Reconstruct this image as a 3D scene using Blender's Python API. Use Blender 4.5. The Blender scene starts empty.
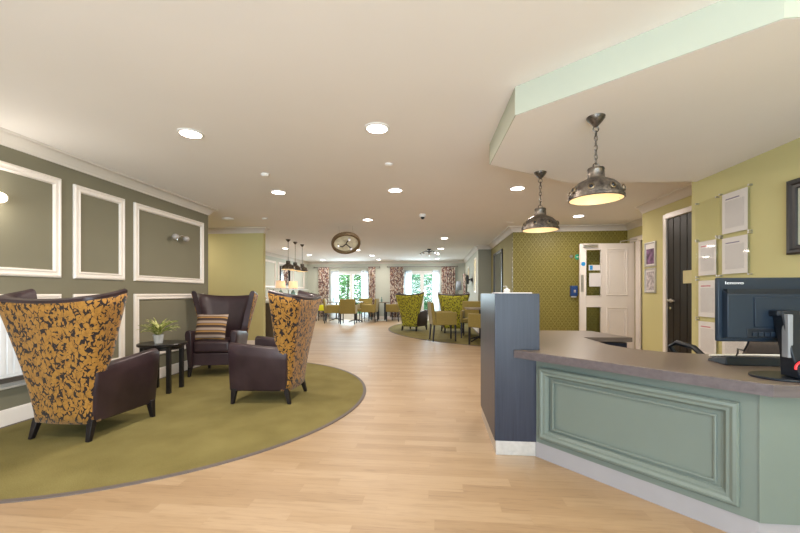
import bpy, bmesh, math, random
from mathutils import Vector, Matrix
random.seed(7)
PI = math.pi
SC = bpy.context.scene
COL = SC.collection

# ---------------------------------------------------------------- camera, world, exposure
H = 1.08                      # eye height
CEIL = 2.376
LOW = 2.196
yaw = math.atan(36 / 372)
cd = bpy.data.cameras.new('camera'); cam = bpy.data.objects.new('camera', cd); COL.objects.link(cam)
cam.location = (0, 0, H); cam.rotation_euler = (PI / 2, 0, yaw)
cd.sensor_width = 36; cd.lens = 372 / 800 * 36; cd.shift_y = 26.5 / 800
cd.clip_start = 0.02; cd.clip_end = 200
SC.camera = cam
w = bpy.data.worlds.new('world'); SC.world = w; w.use_nodes = True
bg = w.node_tree.nodes['Background']; bg.inputs[0].default_value = (0.80, 0.92, 1.0, 1); bg.inputs[1].default_value = 2.8
SC.view_settings.view_transform = 'Standard'; SC.view_settings.look = 'None'
SC.view_settings.exposure = 0.27; SC.view_settings.gamma = 1
SC.cycles.diffuse_bounces = 6; SC.cycles.max_bounces = 12
SC.cycles.sample_clamp_indirect = 6

def area(name, loc, rot, sx, sy, power, colr, spread=PI):
    l = bpy.data.lights.new(name, 'AREA'); l.shape = 'RECTANGLE'; l.size = sx; l.size_y = sy
    l.energy = power; l.color = colr; l.spread = spread
    o = bpy.data.objects.new(name, l); COL.objects.link(o); o.location = loc; o.rotation_euler = rot
    return o
# daylight falling in through the glazed entrance behind the camera
area('entrance_daylight', (0.0, -2.95, 1.15), (PI / 2 + .28, 0, 0), 4.6, 2.2, 235, (0.72, 0.86, 1.0))
# daylight outside the two garden doors
area('garden_daylight', (-3.49, 15.6, 1.6), (-PI / 2, 0, 0), 1.7, 1.9, 150, (0.72, 0.88, 1.0))
area('garden_daylight', (-0.56, 15.6, 1.6), (-PI / 2, 0, 0), 1.7, 1.9, 150, (0.72, 0.88, 1.0))
DL_POWER = 15.5
WARM = (1.0, 0.89, 0.79)

# ---------------------------------------------------------------- materials
def new_mat(name):
    m = bpy.data.materials.new(name); m.use_nodes = True
    return m, m.node_tree, m.node_tree.nodes['Principled BSDF']
def N(nt, typ, **kw):
    n = nt.nodes.new(typ)
    for k, v in kw.items(): setattr(n, k, v)
    return n
def setin(nt, n, key, v):
    if hasattr(v, 'is_output') or isinstance(v, bpy.types.NodeSocket): nt.links.new(v, n.inputs[key])
    else: n.inputs[key].default_value = v
def math_(nt, op, a, b=None, c=None):
    n = N(nt, 'ShaderNodeMath', operation=op)
    setin(nt, n, 0, a)
    if b is not None: setin(nt, n, 1, b)
    if c is not None: setin(nt, n, 2, c)
    return n.outputs[0]
def mixc(nt, f, a, b):
    n = N(nt, 'ShaderNodeMix', data_type='RGBA')
    setin(nt, n, 0, f)
    setin(nt, n, 6, a if not isinstance(a, tuple) else (*a, 1)); setin(nt, n, 7, b if not isinstance(b, tuple) else (*b, 1))
    return n.outputs[2]
def coords(nt, scale=(1, 1, 1), kind='Object', rot=(0, 0, 0)):
    tc = N(nt, 'ShaderNodeTexCoord'); mp = N(nt, 'ShaderNodeMapping')
    mp.inputs['Scale'].default_value = scale; mp.inputs['Rotation'].default_value = rot
    nt.links.new(tc.outputs[kind], mp.inputs[0]); return mp.outputs[0]
def noise(nt, vec, scale, detail=3, rough=.5, dist=0):
    n = N(nt, 'ShaderNodeTexNoise'); nt.links.new(vec, n.inputs['Vector'])
    n.inputs['Scale'].default_value = scale; n.inputs['Detail'].default_value = detail
    n.inputs['Roughness'].default_value = rough; n.inputs['Distortion'].default_value = dist
    return n.outputs[0]
def ramp(nt, fac, stops):
    r = N(nt, 'ShaderNodeValToRGB'); nt.links.new(fac, r.inputs[0])
    e = r.color_ramp.elements
    while len(e) < len(stops): e.new(.5)
    for i, (p, c) in enumerate(stops): e[i].position = p; e[i].color = (*c, 1)
    return r.outputs[0]
def bump(nt, b, height, strength=.2, dist=.01):
    n = N(nt, 'ShaderNodeBump'); n.inputs['Strength'].default_value = strength; n.inputs['Distance'].default_value = dist
    nt.links.new(height, n.inputs['Height']); nt.links.new(n.outputs[0], b.inputs['Normal'])

def plain(name, c, rough=.5, metal=0, var=.06, scale=6, bmp=0, bscale=200, spec=.5, coat=0, trans=0, alpha=1, emis=None, estr=0, sheen=0):
    m, nt, b = new_mat(name)
    v = coords(nt)
    f = noise(nt, v, scale, 4)
    lo = tuple(max(0, x * (1 - var)) for x in c); hi = tuple(min(1, x * (1 + var)) for x in c)
    nt.links.new(ramp(nt, f, [(.3, lo), (.7, hi)]), b.inputs['Base Color'])
    b.inputs['Roughness'].default_value = rough; b.inputs['Metallic'].default_value = metal
    b.inputs['Specular IOR Level'].default_value = spec; b.inputs['Coat Weight'].default_value = coat
    b.inputs['Transmission Weight'].default_value = trans; b.inputs['Alpha'].default_value = alpha
    b.inputs['Sheen Weight'].default_value = sheen
    if emis: b.inputs['Emission Color'].default_value = (*emis, 1); b.inputs['Emission Strength'].default_value = estr
    if bmp: bump(nt, b, noise(nt, v, bscale, 3), bmp, .002)
    return m

M = {}
M['ceiling'] = plain('ceiling_paint', (.90, .87, .86), .9, var=.012, scale=1.5, spec=.2)
M['left_wall'] = plain('taupe_wall_paint', (.20, .185, .13), .8, var=.03, scale=2, bmp=.05, spec=.3)
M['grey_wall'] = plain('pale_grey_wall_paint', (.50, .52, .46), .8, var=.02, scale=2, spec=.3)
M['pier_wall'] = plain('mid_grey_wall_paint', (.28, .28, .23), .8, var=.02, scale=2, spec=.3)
M['olive_wall'] = plain('olive_wall_paint', (.30, .27, .12), .8, var=.02, scale=2, spec=.3)
M['yellow_wall'] = plain('soft_yellow_wall_paint', (.57, .52, .255), .8, var=.02, scale=2, bmp=.04, spec=.3)
M['band'] = plain('pale_green_yellow_paint', (.50, .52, .43), .8, var=.015, scale=2, spec=.3)
M['gloss_white'] = plain('white_gloss_paint', (.80, .74, .69), .35, var=.015, spec=.5)
M['crown'] = plain('matt_white_plaster', (.70, .65, .60), .7, var=.015, spec=.3)
M['white_door'] = plain('white_door_paint', (.80, .73, .68), .4, var=.01)
M['steel'] = plain('brushed_steel', (.62, .60, .58), .35, metal=.9, var=.08, scale=30)
M['chrome'] = plain('chrome', (.8, .8, .8), .12, metal=1)
M['black_metal'] = plain('black_metal', (.03, .03, .035), .4, metal=.5)
M['dark_wood'] = plain('dark_stained_wood', (.010, .007, .007), .4, var=.3, scale=14, spec=.3)
M['black_wood'] = plain('black_stained_table', (.010, .008, .008), .3, var=.25, scale=14, spec=.35)
M['white_plastic'] = plain('white_plastic', (.82, .81, .80), .4)
M['radiator'] = plain('radiator_enamel', (.80, .82, .84), .35)
M['black_plastic'] = plain('black_plastic', (.006, .009, .015), .4, spec=.3)
M['screen_back'] = plain('dark_blue_black_plastic', (.006, .014, .027), .42, spec=.35)
M['grey_plastic'] = plain('grey_plastic', (.20, .21, .23), .4)
M['lettering'] = plain('pale_lettering', (.85, .87, .9), .5, var=0)
M['red'] = plain('red_plastic', (.9, .02, .03), .4, var=0)
M['blue'] = plain('blue_plastic', (.02, .06, .20), .4)
M['bright_blue'] = plain('bright_blue_plastic', (.02, .28, .65), .4, var=0)
M['green'] = plain('green_plastic', (.02, .32, .17), .4, var=0)
M['sage'] = plain('sage_green_paint', (.135, .163, .142), .45, var=.02, scale=3, spec=.5)
M['terracotta'] = plain('grey_glazed_pot', (.48, .50, .52), .45)
M['soil'] = plain('soil', (.05, .035, .02), .95, var=.3, scale=50)
M['olive_fabric'] = plain('olive_mustard_fabric', (.245, .182, .042), .85, var=.08, scale=40, bmp=.2, bscale=400, sheen=.2)
M['lime'] = plain('lime_yellow_fabric', (.72, .68, .02), .85, var=.06, scale=30)
M['rod'] = plain('pewter_rod', (.25, .23, .22), .35, metal=.8)
M['lampshade'] = plain('peach_lampshade', (.85, .60, .38), .8, emis=(1, .66, .40), estr=.5)
M['teal_glass'] = plain('teal_glass', (.35, .55, .52), .1, trans=.6)
M['table_top'] = plain('walnut_table_top', (.20, .15, .11), .35, var=.2, scale=12)
M['grey_shade'] = plain('blue_grey_lampshade', (.35, .40, .47), .8)
M['brown_clad'] = plain('brown_cladding', (.10, .075, .055), .6, var=.1, scale=10)
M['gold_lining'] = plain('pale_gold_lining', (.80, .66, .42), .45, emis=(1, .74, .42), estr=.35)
M['bulb'] = plain('lit_bulb', (1, .9, .7), .5, emis=(1, .78, .5), estr=9)
M['down'] = plain('downlight_diffuser', (1, .96, .9), .5, emis=(1, .93, .84), estr=14)
M['brass'] = plain('antique_brass', (.22, .17, .11), .4, metal=.8, var=.2, scale=25)
M['office_fabric'] = plain('dark_brown_office_fabric', (.055, .04, .032), .85, var=.1, scale=60)
M['white_metal'] = plain('white_metal', (.8, .8, .78), .4)
M['mat_board'] = plain('mount_board', (.70, .66, .58), .8, var=.02)
M['mirror'] = plain('mirror_glass', (.85, .87, .88), .03, metal=1, var=0)
M['frame_black'] = plain('black_lacquer_frame', (.012, .012, .014), .3, var=.2)
M['silver_frame'] = plain('silver_snap_frame', (.55, .54, .53), .4, metal=.7)
M['art_yellow'] = plain('yellow_art_print', (.60, .52, .20), .7, var=.5, scale=9)
M['grass'] = plain('lawn_grass', (.10, .22, .05), .9, var=.4, scale=5)
M['leaf_out'] = plain('hazed_garden_leaves', (.22, .42, .17), .7, var=.5, scale=3)  # leaf green paled, haze of the window glass put into the colour
M['leaf_out2'] = plain('hazed_blue_green_leaves', (.24, .44, .28), .7, var=.5, scale=3)  # bluer leaves, with the same glass haze mixed into their colour
M['bark'] = plain('bark', (.10, .07, .05), .9, var=.3, scale=10)
M['leaf'] = plain('dark_leaf', (.03, .10, .02), .5, var=.4, scale=20)
M['cable'] = plain('white_cable', (.75, .74, .70), .5)

def m_glass(name, tint=(1, 1, 1), refl=.08):
    m, nt, b = new_mat(name); nt.nodes.remove(b)
    out = nt.nodes['Material Output']
    t = N(nt, 'ShaderNodeBsdfTransparent'); t.inputs[0].default_value = (*tint, 1)
    g = N(nt, 'ShaderNodeBsdfGlossy'); g.inputs['Roughness'].default_value = .03
    lw = N(nt, 'ShaderNodeLayerWeight'); lw.inputs[0].default_value = .5
    mx = N(nt, 'ShaderNodeMixShader')
    nt.links.new(math_(nt, 'MULTIPLY_ADD', math_(nt, 'POWER', lw.outputs['Facing'], 4.0), .45, .025), mx.inputs[0]); nt.links.new(t.outputs[0], mx.inputs[1]); nt.links.new(g.outputs[0], mx.inputs[2])
    nt.links.new(mx.outputs[0], out.inputs[0]); return m
M['glass'] = m_glass('clear_glass', (.96, .98, .97))
M['acrylic'] = m_glass('clear_acrylic', (.985, .99, .975))

def m_sheer():
    m, nt, b = new_mat('sheer_voile'); out = nt.nodes['Material Output']
    nt.nodes.remove(b)
    t = N(nt, 'ShaderNodeBsdfTransparent'); d = N(nt, 'ShaderNodeBsdfTranslucent'); d.inputs[0].default_value = (.9, .95, 1, 1)
    d2 = N(nt, 'ShaderNodeBsdfDiffuse'); d2.inputs[0].default_value = (.9, .93, .95, 1)
    a = N(nt, 'ShaderNodeMixShader'); a.inputs[0].default_value = .35
    nt.links.new(d.outputs[0], a.inputs[1]); nt.links.new(d2.outputs[0], a.inputs[2])
    mx = N(nt, 'ShaderNodeMixShader')
    v = coords(nt, (60, 1, 1)); f = noise(nt, v, 1, 2)
    nt.links.new(math_(nt, 'MULTIPLY_ADD', f, .3, .2), mx.inputs[0])
    nt.links.new(t.outputs[0], mx.inputs[1]); nt.links.new(a.outputs[0], mx.inputs[2])
    nt.links.new(mx.outputs[0], out.inputs[0]); return m
M['sheer'] = m_sheer()

def m_floor():
    m, nt, b = new_mat('oak_plank_floor')
    sp = N(nt, 'ShaderNodeSeparateXYZ'); nt.links.new(coords(nt), sp.inputs[0])
    wn = N(nt, 'ShaderNodeTexWhiteNoise', noise_dimensions='1D'); nt.links.new(math_(nt, 'FLOOR', math_(nt, 'DIVIDE', sp.outputs[1], .085)), wn.inputs['W'])
    cb = N(nt, 'ShaderNodeCombineXYZ'); nt.links.new(math_(nt, 'MULTIPLY_ADD', wn.outputs[0], 3.0, sp.outputs[0]), cb.inputs[0]); nt.links.new(sp.outputs[1], cb.inputs[1])
    br = N(nt, 'ShaderNodeTexBrick'); nt.links.new(cb.outputs[0], br.inputs['Vector'])
    br.offset = 0; br.offset_frequency = 2
    br.inputs['Scale'].default_value = 1; br.inputs['Brick Width'].default_value = .70; br.inputs['Row Height'].default_value = .085
    br.inputs['Mortar Size'].default_value = .0006; br.inputs['Mortar Smooth'].default_value = 1
    br.inputs['Color1'].default_value = (0, 0, 0, 1); br.inputs['Color2'].default_value = (1, 1, 1, 1); br.inputs['Mortar'].default_value = (0, 0, 0, 1)
    sep = N(nt, 'ShaderNodeSeparateColor'); nt.links.new(br.outputs[0], sep.inputs[0])
    cc = N(nt, 'ShaderNodeCombineXYZ'); nt.links.new(math_(nt, 'MULTIPLY', sep.outputs[0], 37.0), cc.inputs[2])
    va = N(nt, 'ShaderNodeVectorMath', operation='ADD'); nt.links.new(coords(nt, (2.2, 26, 1)), va.inputs[0]); nt.links.new(cc.outputs[0], va.inputs[1])
    grain = noise(nt, va.outputs[0], 2.0, 6, .62, .6)
    base = ramp(nt, sep.outputs[0], [(0, (.305, .205, .116)), (.5, (.345, .238, .138)), (1, (.38, .27, .165))])
    g = ramp(nt, grain, [(.28, (.76, .72, .67)), (.5, (.97, .96, .95)), (.8, (1.05, 1.05, 1.03))])
    mm = N(nt, 'ShaderNodeMix', data_type='RGBA', blend_type='MULTIPLY'); mm.inputs[0].default_value = 1
    nt.links.new(base, mm.inputs[6]); nt.links.new(g, mm.inputs[7])
    kn = noise(nt, coords(nt, (1, 3, 1)), 3.1, 2)
    k = ramp(nt, kn, [(.73, (1, 1, 1)), (.80, (.66, .56, .46))])
    m2 = N(nt, 'ShaderNodeMix', data_type='RGBA', blend_type='MULTIPLY'); m2.inputs[0].default_value = .8
    nt.links.new(mm.outputs[2], m2.inputs[6]); nt.links.new(k, m2.inputs[7])
    mo = mixc(nt, math_(nt, 'MULTIPLY', br.outputs['Fac'], .35), m2.outputs[2], (.28, .17, .09))
    nt.links.new(mo, b.inputs['Base Color'])
    nt.links.new(math_(nt, 'MULTIPLY_ADD', grain, .15, .38), b.inputs['Roughness'])
    b.inputs['Specular IOR Level'].default_value = .45
    bump(nt, b, grain, .06, .002)
    return m
M['floor'] = m_floor()

def m_carpet():
    m, nt, b = new_mat('olive_carpet_pile')
    v = coords(nt); a = noise(nt, v, 3, 3); f = noise(nt, v, 160, 2)
    s = math_(nt, 'ADD', math_(nt, 'MULTIPLY', a, .5), math_(nt, 'MULTIPLY', f, .5))
    nt.links.new(ramp(nt, s, [(.32, (.135, .112, .038)), (.68, (.215, .182, .070))]), b.inputs['Base Color'])
    b.inputs['Roughness'].default_value = .95; b.inputs['Specular IOR Level'].default_value = .1
    bump(nt, b, f, .5, .004); return m
M['carpet'] = m_carpet()
M['carpet_edge'] = plain('dark_carpet_edging', (.10, .078, .07), .7)

def m_leather():
    m, nt, b = new_mat('aubergine_leather')
    v = coords(nt); a = noise(nt, v, 5, 4); f = N(nt, 'ShaderNodeTexVoronoi'); nt.links.new(v, f.inputs['Vector']); f.inputs['Scale'].default_value = 160
    nt.links.new(ramp(nt, a, [(.3, (.020, .010, .013)), (.7, (.044, .024, .028))]), b.inputs['Base Color'])
    nt.links.new(math_(nt, 'MULTIPLY_ADD', a, .2, .26), b.inputs['Roughness'])
    b.inputs['Specular IOR Level'].default_value = .45
    bump(nt, b, f.outputs[0], .12, .002); return m
M['leather'] = m_leather()

def m_floral(name, petal1, petal2, gap, scale=19):
    m, nt, b = new_mat(name)
    v0 = coords(nt, (1, 1, .72), rot=(.5, .6, .3))
    nz = N(nt, 'ShaderNodeTexNoise'); nt.links.new(v0, nz.inputs['Vector']); nz.inputs['Scale'].default_value = 9; nz.inputs['Detail'].default_value = 2
    va = N(nt, 'ShaderNodeVectorMath', operation='MULTIPLY_ADD'); nt.links.new(nz.outputs['Color'], va.inputs[0])
    va.inputs[1].default_value = (.11, .11, .11); nt.links.new(v0, va.inputs[2])
    vo = N(nt, 'ShaderNodeTexVoronoi', feature='DISTANCE_TO_EDGE'); nt.links.new(va.outputs[0], vo.inputs['Vector']); vo.inputs['Scale'].default_value = scale
    vo.inputs['Randomness'].default_value = 1
    big = noise(nt, v0, 34, 2, .55)
    th = math_(nt, 'MULTIPLY', math_(nt, 'SUBTRACT', big, .45), 1.1)
    thc = math_(nt, 'MAXIMUM', th, .012)
    fac = math_(nt, 'LESS_THAN', vo.outputs['Distance'], thc)
    tone = noise(nt, v0, 40, 3)
    pc = ramp(nt, tone, [(.3, petal1), (.7, petal2)])
    nt.links.new(mixc(nt, fac, pc, gap), b.inputs['Base Color'])
    b.inputs['Roughness'].default_value = .75; b.inputs['Specular IOR Level'].default_value = .25; b.inputs['Sheen Weight'].default_value = .15
    bump(nt, b, fac, -.25, .003)
    return m
M['floral'] = m_floral('mustard_floral_fabric', (.25, .115, .018), (.37, .18, .032), (.014, .008, .009), 30)
M['lime_floral'] = m_floral('lime_floral_fabric', (.36, .33, .02), (.50, .46, .05), (.10, .085, .02), 16)

def m_cushion():
    m, nt, b = new_mat('striped_cushion_fabric')
    tc = N(nt, 'ShaderNodeTexCoord'); sp = N(nt, 'ShaderNodeSeparateXYZ'); nt.links.new(tc.outputs['Object'], sp.inputs[0])
    t = math_(nt, 'FRACT', math_(nt, 'MULTIPLY', sp.outputs[2], 10.5))
    r = ramp(nt, t, [(0, (.04, .02, .015)), (.12, (.30, .16, .045)), (.34, (.05, .025, .02)), (.42, (.32, .245, .20)), (.70, (.20, .13, .09)), (.80, (.04, .02, .015))])
    r.node.color_ramp.interpolation = 'CONSTANT'
    nt.links.new(r, b.inputs['Base Color']); b.inputs['Roughness'].default_value = .8; return m
M['cushion'] = m_cushion()

def m_laminate(name, c1, c2, axis, rough=.34):
    m, nt, b = new_mat(name)
    sc = {'z': (34, 34, 1.1), 'x': (1.3, 30, 30)}[axis]
    v = coords(nt, sc); g = noise(nt, v, 1.6, 6, .65, .4)
    nt.links.new(ramp(nt, g, [(.3, c1), (.7, c2)]), b.inputs['Base Color'])
    nt.links.new(math_(nt, 'MULTIPLY_ADD', g, .15, rough - .07), b.inputs['Roughness'])
    b.inputs['Specular IOR Level'].default_value = .6
    bump(nt, b, g, .08, .002); b.inputs['Specular IOR Level'].default_value = .6 if axis == 'x' else .35; return m
M['lam_v'] = m_laminate('dark_grained_laminate', (.012, .015, .027), (.028, .030, .048), 'z')
M['lam_h'] = m_laminate('worktop_laminate', (.105, .080, .066), (.175, .138, .118), 'x', .33)
M['lam_edge'] = m_laminate('worktop_edge_laminate', (.070, .056, .060), (.115, .094, .10), 'x', .4)
M['black_door'] = m_laminate('black_boarded_door_paint', (.012, .009, .007), (.022, .017, .013), 'z', .45)

def m_damask():
    m, nt, b = new_mat('olive_gold_damask_wallpaper')
    tc = N(nt, 'ShaderNodeTexCoord'); sp = N(nt, 'ShaderNodeSeparateXYZ'); nt.links.new(tc.outputs['Object'], sp.inputs[0])
    x, z = sp.outputs[0], sp.outputs[2]
    u = math_(nt, 'MULTIPLY', math_(nt, 'ADD', x, math_(nt, 'MULTIPLY', z, .72)), 7.2)
    v = math_(nt, 'MULTIPLY', math_(nt, 'SUBTRACT', x, math_(nt, 'MULTIPLY', z, .72)), 7.2)
    du = math_(nt, 'ABSOLUTE', math_(nt, 'SUBTRACT', math_(nt, 'FRACT', u), .5))
    dv = math_(nt, 'ABSOLUTE', math_(nt, 'SUBTRACT', math_(nt, 'FRACT', v), .5))
    mx = math_(nt, 'MAXIMUM', du, dv)
    line = math_(nt, 'GREATER_THAN', mx, .42)
    ring = math_(nt, 'LESS_THAN', math_(nt, 'ABSOLUTE', math_(nt, 'SUBTRACT', math_(nt, 'ADD', du, dv), .30)), .07)
    core = math_(nt, 'LESS_THAN', math_(nt, 'ADD', du, dv), .10)
    f = math_(nt, 'MAXIMUM', math_(nt, 'MAXIMUM', line, ring), core)
    n1 = noise(nt, coords(nt), 60, 2)
    f2 = math_(nt, 'MULTIPLY', f, math_(nt, 'MULTIPLY_ADD', n1, .5, .6))
    nt.links.new(mixc(nt, f2, (.165, .135, .018), (.30, .25, .060)), b.inputs['Base Color'])
    nt.links.new(math_(nt, 'MULTIPLY_ADD', f2, -.2, .6), b.inputs['Roughness']); return m
M['damask'] = m_damask()

def m_curtain():
    m, nt, b = new_mat('leaf_print_curtain')
    v = coords(nt, (1, 1, .7)); vo = N(nt, 'ShaderNodeTexVoronoi'); nt.links.new(v, vo.inputs['Vector']); vo.inputs['Scale'].default_value = 26
    se = N(nt, 'ShaderNodeSeparateColor'); nt.links.new(vo.outputs['Color'], se.inputs[0])
    r = ramp(nt, se.outputs[0], [(0, (.13, .07, .075)), (.36, (.66, .60, .54)), (.68, (.30, .16, .13)), (.85, (.48, .36, .26))])
    r.node.color_ramp.interpolation = 'CONSTANT'
    nt.links.new(r, b.inputs['Base Color']); b.inputs['Roughness'].default_value = .9; return m
M['curtain'] = m_curtain()

def m_pewter():
    m, nt, b = new_mat('aged_pewter_shade')
    v = coords(nt); n1 = noise(nt, v, 22, 5, .65)
    nt.links.new(ramp(nt, n1, [(.35, (.07, .06, .055)), (.7, (.30, .26, .22))]), b.inputs['Base Color'])
    b.inputs['Metallic'].default_value = .85
    nt.links.new(math_(nt, 'MULTIPLY_ADD', n1, .3, .25), b.inputs['Roughness'])
    bump(nt, b, n1, .3, .003); return m
M['pewter'] = m_pewter()

def m_paper(name, head, lines=34, pic=False):
    m, nt, b = new_mat(name)
    tc = N(nt, 'ShaderNodeTexCoord'); sp = N(nt, 'ShaderNodeSeparateXYZ'); nt.links.new(tc.outputs['Generated'], sp.inputs[0])
    x, z = sp.outputs[1], sp.outputs[2]
    row = math_(nt, 'FRACT', math_(nt, 'MULTIPLY', z, lines))
    ln = math_(nt, 'LESS_THAN', row, .42)
    cv = N(nt, 'ShaderNodeCombineXYZ'); nt.links.new(math_(nt, 'MULTIPLY', x, 34), cv.inputs[0]); nt.links.new(math_(nt, 'FLOOR', math_(nt, 'MULTIPLY', z, lines)), cv.inputs[1])
    wn = noise(nt, cv.outputs[0], 1.0, 1)
    txt = math_(nt, 'MULTIPLY', ln, math_(nt, 'GREATER_THAN', wn, .40))
    inx = math_(nt, 'MULTIPLY', math_(nt, 'GREATER_THAN', x, .12), math_(nt, 'LESS_THAN', x, .88))
    inz = math_(nt, 'MULTIPLY', math_(nt, 'GREATER_THAN', z, .12), math_(nt, 'LESS_THAN', z, .80))
    t = math_(nt, 'MULTIPLY', math_(nt, 'MULTIPLY', txt, math_(nt, 'MULTIPLY', inx, inz)), .6)
    c = mixc(nt, t, (.80, .75, .77), (.25, .23, .27))
    hz = math_(nt, 'MULTIPLY', math_(nt, 'GREATER_THAN', z, .835), math_(nt, 'LESS_THAN', z, .865))
    hx = math_(nt, 'MULTIPLY', math_(nt, 'GREATER_THAN', x, .30), math_(nt, 'LESS_THAN', x, .86))
    hd = math_(nt, 'MULTIPLY', math_(nt, 'MULTIPLY', hz, hx), .85)
    c = mixc(nt, hd, c, head)
    nt.links.new(c, b.inputs['Base Color']); b.inputs['Roughness'].default_value = .7
    return m
M['paper_red'] = m_paper('printed_notice_red_heading', (.55, .05, .10), 36)
M['paper_dark'] = m_paper('printed_notice_dark_heading', (.12, .08, .22), 44)
M['poster_purple'] = plain('purple_orange_poster_print', (.16, .08, .17), .5, var=.9, scale=14)
M['poster_grey'] = plain('pale_poster_print', (.48, .43, .44), .5, var=.5, scale=22)
M['poster_white'] = plain('poster_paper', (.75, .71, .70), .5, var=.03)

def m_leafgreen():
    m, nt, b = new_mat('variegated_leaf')
    tc = N(nt, 'ShaderNodeTexCoord'); sp = N(nt, 'ShaderNodeSeparateXYZ'); nt.links.new(tc.outputs['Object'], sp.inputs[0])
    f = noise(nt, coords(nt), 28, 3)
    nt.links.new(ramp(nt, f, [(.35, (.10, .17, .03)), (.5, (.30, .33, .07)), (.62, (.62, .60, .28))]), b.inputs['Base Color'])
    b.inputs['Roughness'].default_value = .5; return m
M['variegated'] = m_leafgreen()

# ---------------------------------------------------------------- mesh helpers
class MB:
    def __init__(s): s.v = []; s.f = []
    def add(s, vs, fs, mat=None):
        o = len(s.v)
        for p in vs:
            p = Vector(p); s.v.append(mat @ p if mat else p)
        for f in fs: s.f.append([i + o for i in f])
        return s
    def box(s, a, b, mat=None):
        x0, y0, z0 = a; x1, y1, z1 = b
        return s.add([(x0, y0, z0), (x1, y0, z0), (x1, y1, z0), (x0, y1, z0), (x0, y0, z1), (x1, y0, z1), (x1, y1, z1), (x0, y1, z1)],
                     [(0, 3, 2, 1), (4, 5, 6, 7), (0, 1, 5, 4), (1, 2, 6, 5), (2, 3, 7, 6), (3, 0, 4, 7)], mat)
    def prism(s, pts, z0, z1, mat=None):
        n = len(pts)
        vs = [(x, y, z0) for x, y in pts] + [(x, y, z1) for x, y in pts]
        fs = [list(range(n))[::-1], [n + i for i in range(n)]] + [(i, (i + 1) % n, n + (i + 1) % n, n + i) for i in range(n)]
        return s.add(vs, fs, mat)
    def taper(s, c0, c1, r0, r1):
        """square leg from c0 (bottom) to c1 (top), half sizes r0, r1"""
        vs = []
        for c, r in ((c0, r0), (c1, r1)):
            for dx, dy in ((-1, -1), (1, -1), (1, 1), (-1, 1)): vs.append((c[0] + dx * r, c[1] + dy * r, c[2]))
        return s.add(vs, [(3, 2, 1, 0), (4, 5, 6, 7), (0, 1, 5, 4), (1, 2, 6, 5), (2, 3, 7, 6), (3, 0, 4, 7)])
    def lathe(s, prof, n=32, mat=None, cap=True):
        vs = []; fs = []
        for r, z in prof:
            for k in range(n):
                a = 2 * PI * k / n; vs.append((r * math.cos(a), r * math.sin(a), z))
        for i in range(len(prof) - 1):
            for k in range(n):
                k2 = (k + 1) % n; fs.append((i * n + k, i * n + k2, (i + 1) * n + k2, (i + 1) * n + k))
        if cap: fs.append(list(range(n))[::-1]); fs.append([(len(prof) - 1) * n + k for k in range(n)])
        return s.add(vs, fs, mat)
    def tube(s, path, r, n=10, closed=False):
        pts = [Vector(p) for p in path]; m = len(pts); rr = r if isinstance(r, (list, tuple)) else [r] * m
        vs = []; prev = None
        for i, p in enumerate(pts):
            if closed: t = pts[(i + 1) % m] - pts[i - 1]
            else: t = pts[min(i + 1, m - 1)] - pts[max(i - 1, 0)]
            t.normalize()
            if prev is None:
                u = t.cross(Vector((0, 0, 1)))
                if u.length < .05: u = t.cross(Vector((1, 0, 0)))
            else: u = prev - t * prev.dot(t)
            u.normalize(); prev = u; q = t.cross(u)
            for k in range(n):
                a = 2 * PI * k / n; vs.append(p + (u * math.cos(a) + q * math.sin(a)) * rr[i])
        fs = []
        for i in range(m if closed else m - 1):
            j = (i + 1) % m
            for k in range(n):
                k2 = (k + 1) % n; fs.append((i * n + k, i * n + k2, j * n + k2, j * n + k))
        if not closed: fs.append(list(range(n))[::-1]); fs.append([(m - 1) * n + k for k in range(n)])
        return s.add(vs, fs)
    def grid(s, rows, close_u=False):
        """rows of equal-length vertex lists"""
        n = len(rows[0]); vs = [p for r in rows for p in r]; fs = []
        for i in range(len(rows) - 1):
            for k in range(n if close_u else n - 1):
                k2 = (k + 1) % n; fs.append((i * n + k, i * n + k2, (i + 1) * n + k2, (i + 1) * n + k))
        return s.add(vs, fs)
    def frame(s, x0, z0, x1, z1, prof, mat=None):
        """mitred rectangular moulding in the local xz plane facing -y; prof = [(inset, height)]"""
        n = len(prof); vs = []; fs = []
        for cx, cz, sx, sz in ((x0, z0, 1, 1), (x1, z0, -1, 1), (x1, z1, -1, -1), (x0, z1, 1, -1)):
            for i, h in prof: vs.append((cx + sx * i, -h, cz + sz * i))
        for c in range(4):
            d = (c + 1) % 4
            for k in range(n):
                k2 = (k + 1) % n; fs.append((c * n + k, c * n + k2, d * n + k2, d * n + k))
        return s.add(vs, fs, mat)
    def sweep(s, path, prof, closed=False):
        """prof [(out, z)], out measured to the right of the walking direction, mitred"""
        P = [Vector((p[0], p[1])) for p in path]; m = len(P); n = len(prof); vs = []
        for i in range(m):
            d0 = (P[i] - P[i - 1]).normalized() if (i > 0 or closed) else None
            d1 = (P[(i + 1) % m] - P[i]).normalized() if (i < m - 1 or closed) else None
            if d0 is None: d0 = d1
            if d1 is None: d1 = d0
            n0 = Vector((d0.y, -d0.x)); n1 = Vector((d1.y, -d1.x)); b = (n0 + n1)
            b = b / max(.2, b.dot(n0))
            for o, z in prof: vs.append((P[i].x + b.x * o, P[i].y + b.y * o, z))
        fs = []
        for i in range(m if closed else m - 1):
            j = (i + 1) % m
            for k in range(n):
                k2 = (k + 1) % n; fs.append((i * n + k, i * n + k2, j * n + k2, j * n + k))
        if not closed: fs.append(list(range(n))); fs.append([(m - 1) * n + k for k in range(n)][::-1])
        return s.add(vs, fs)
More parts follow.
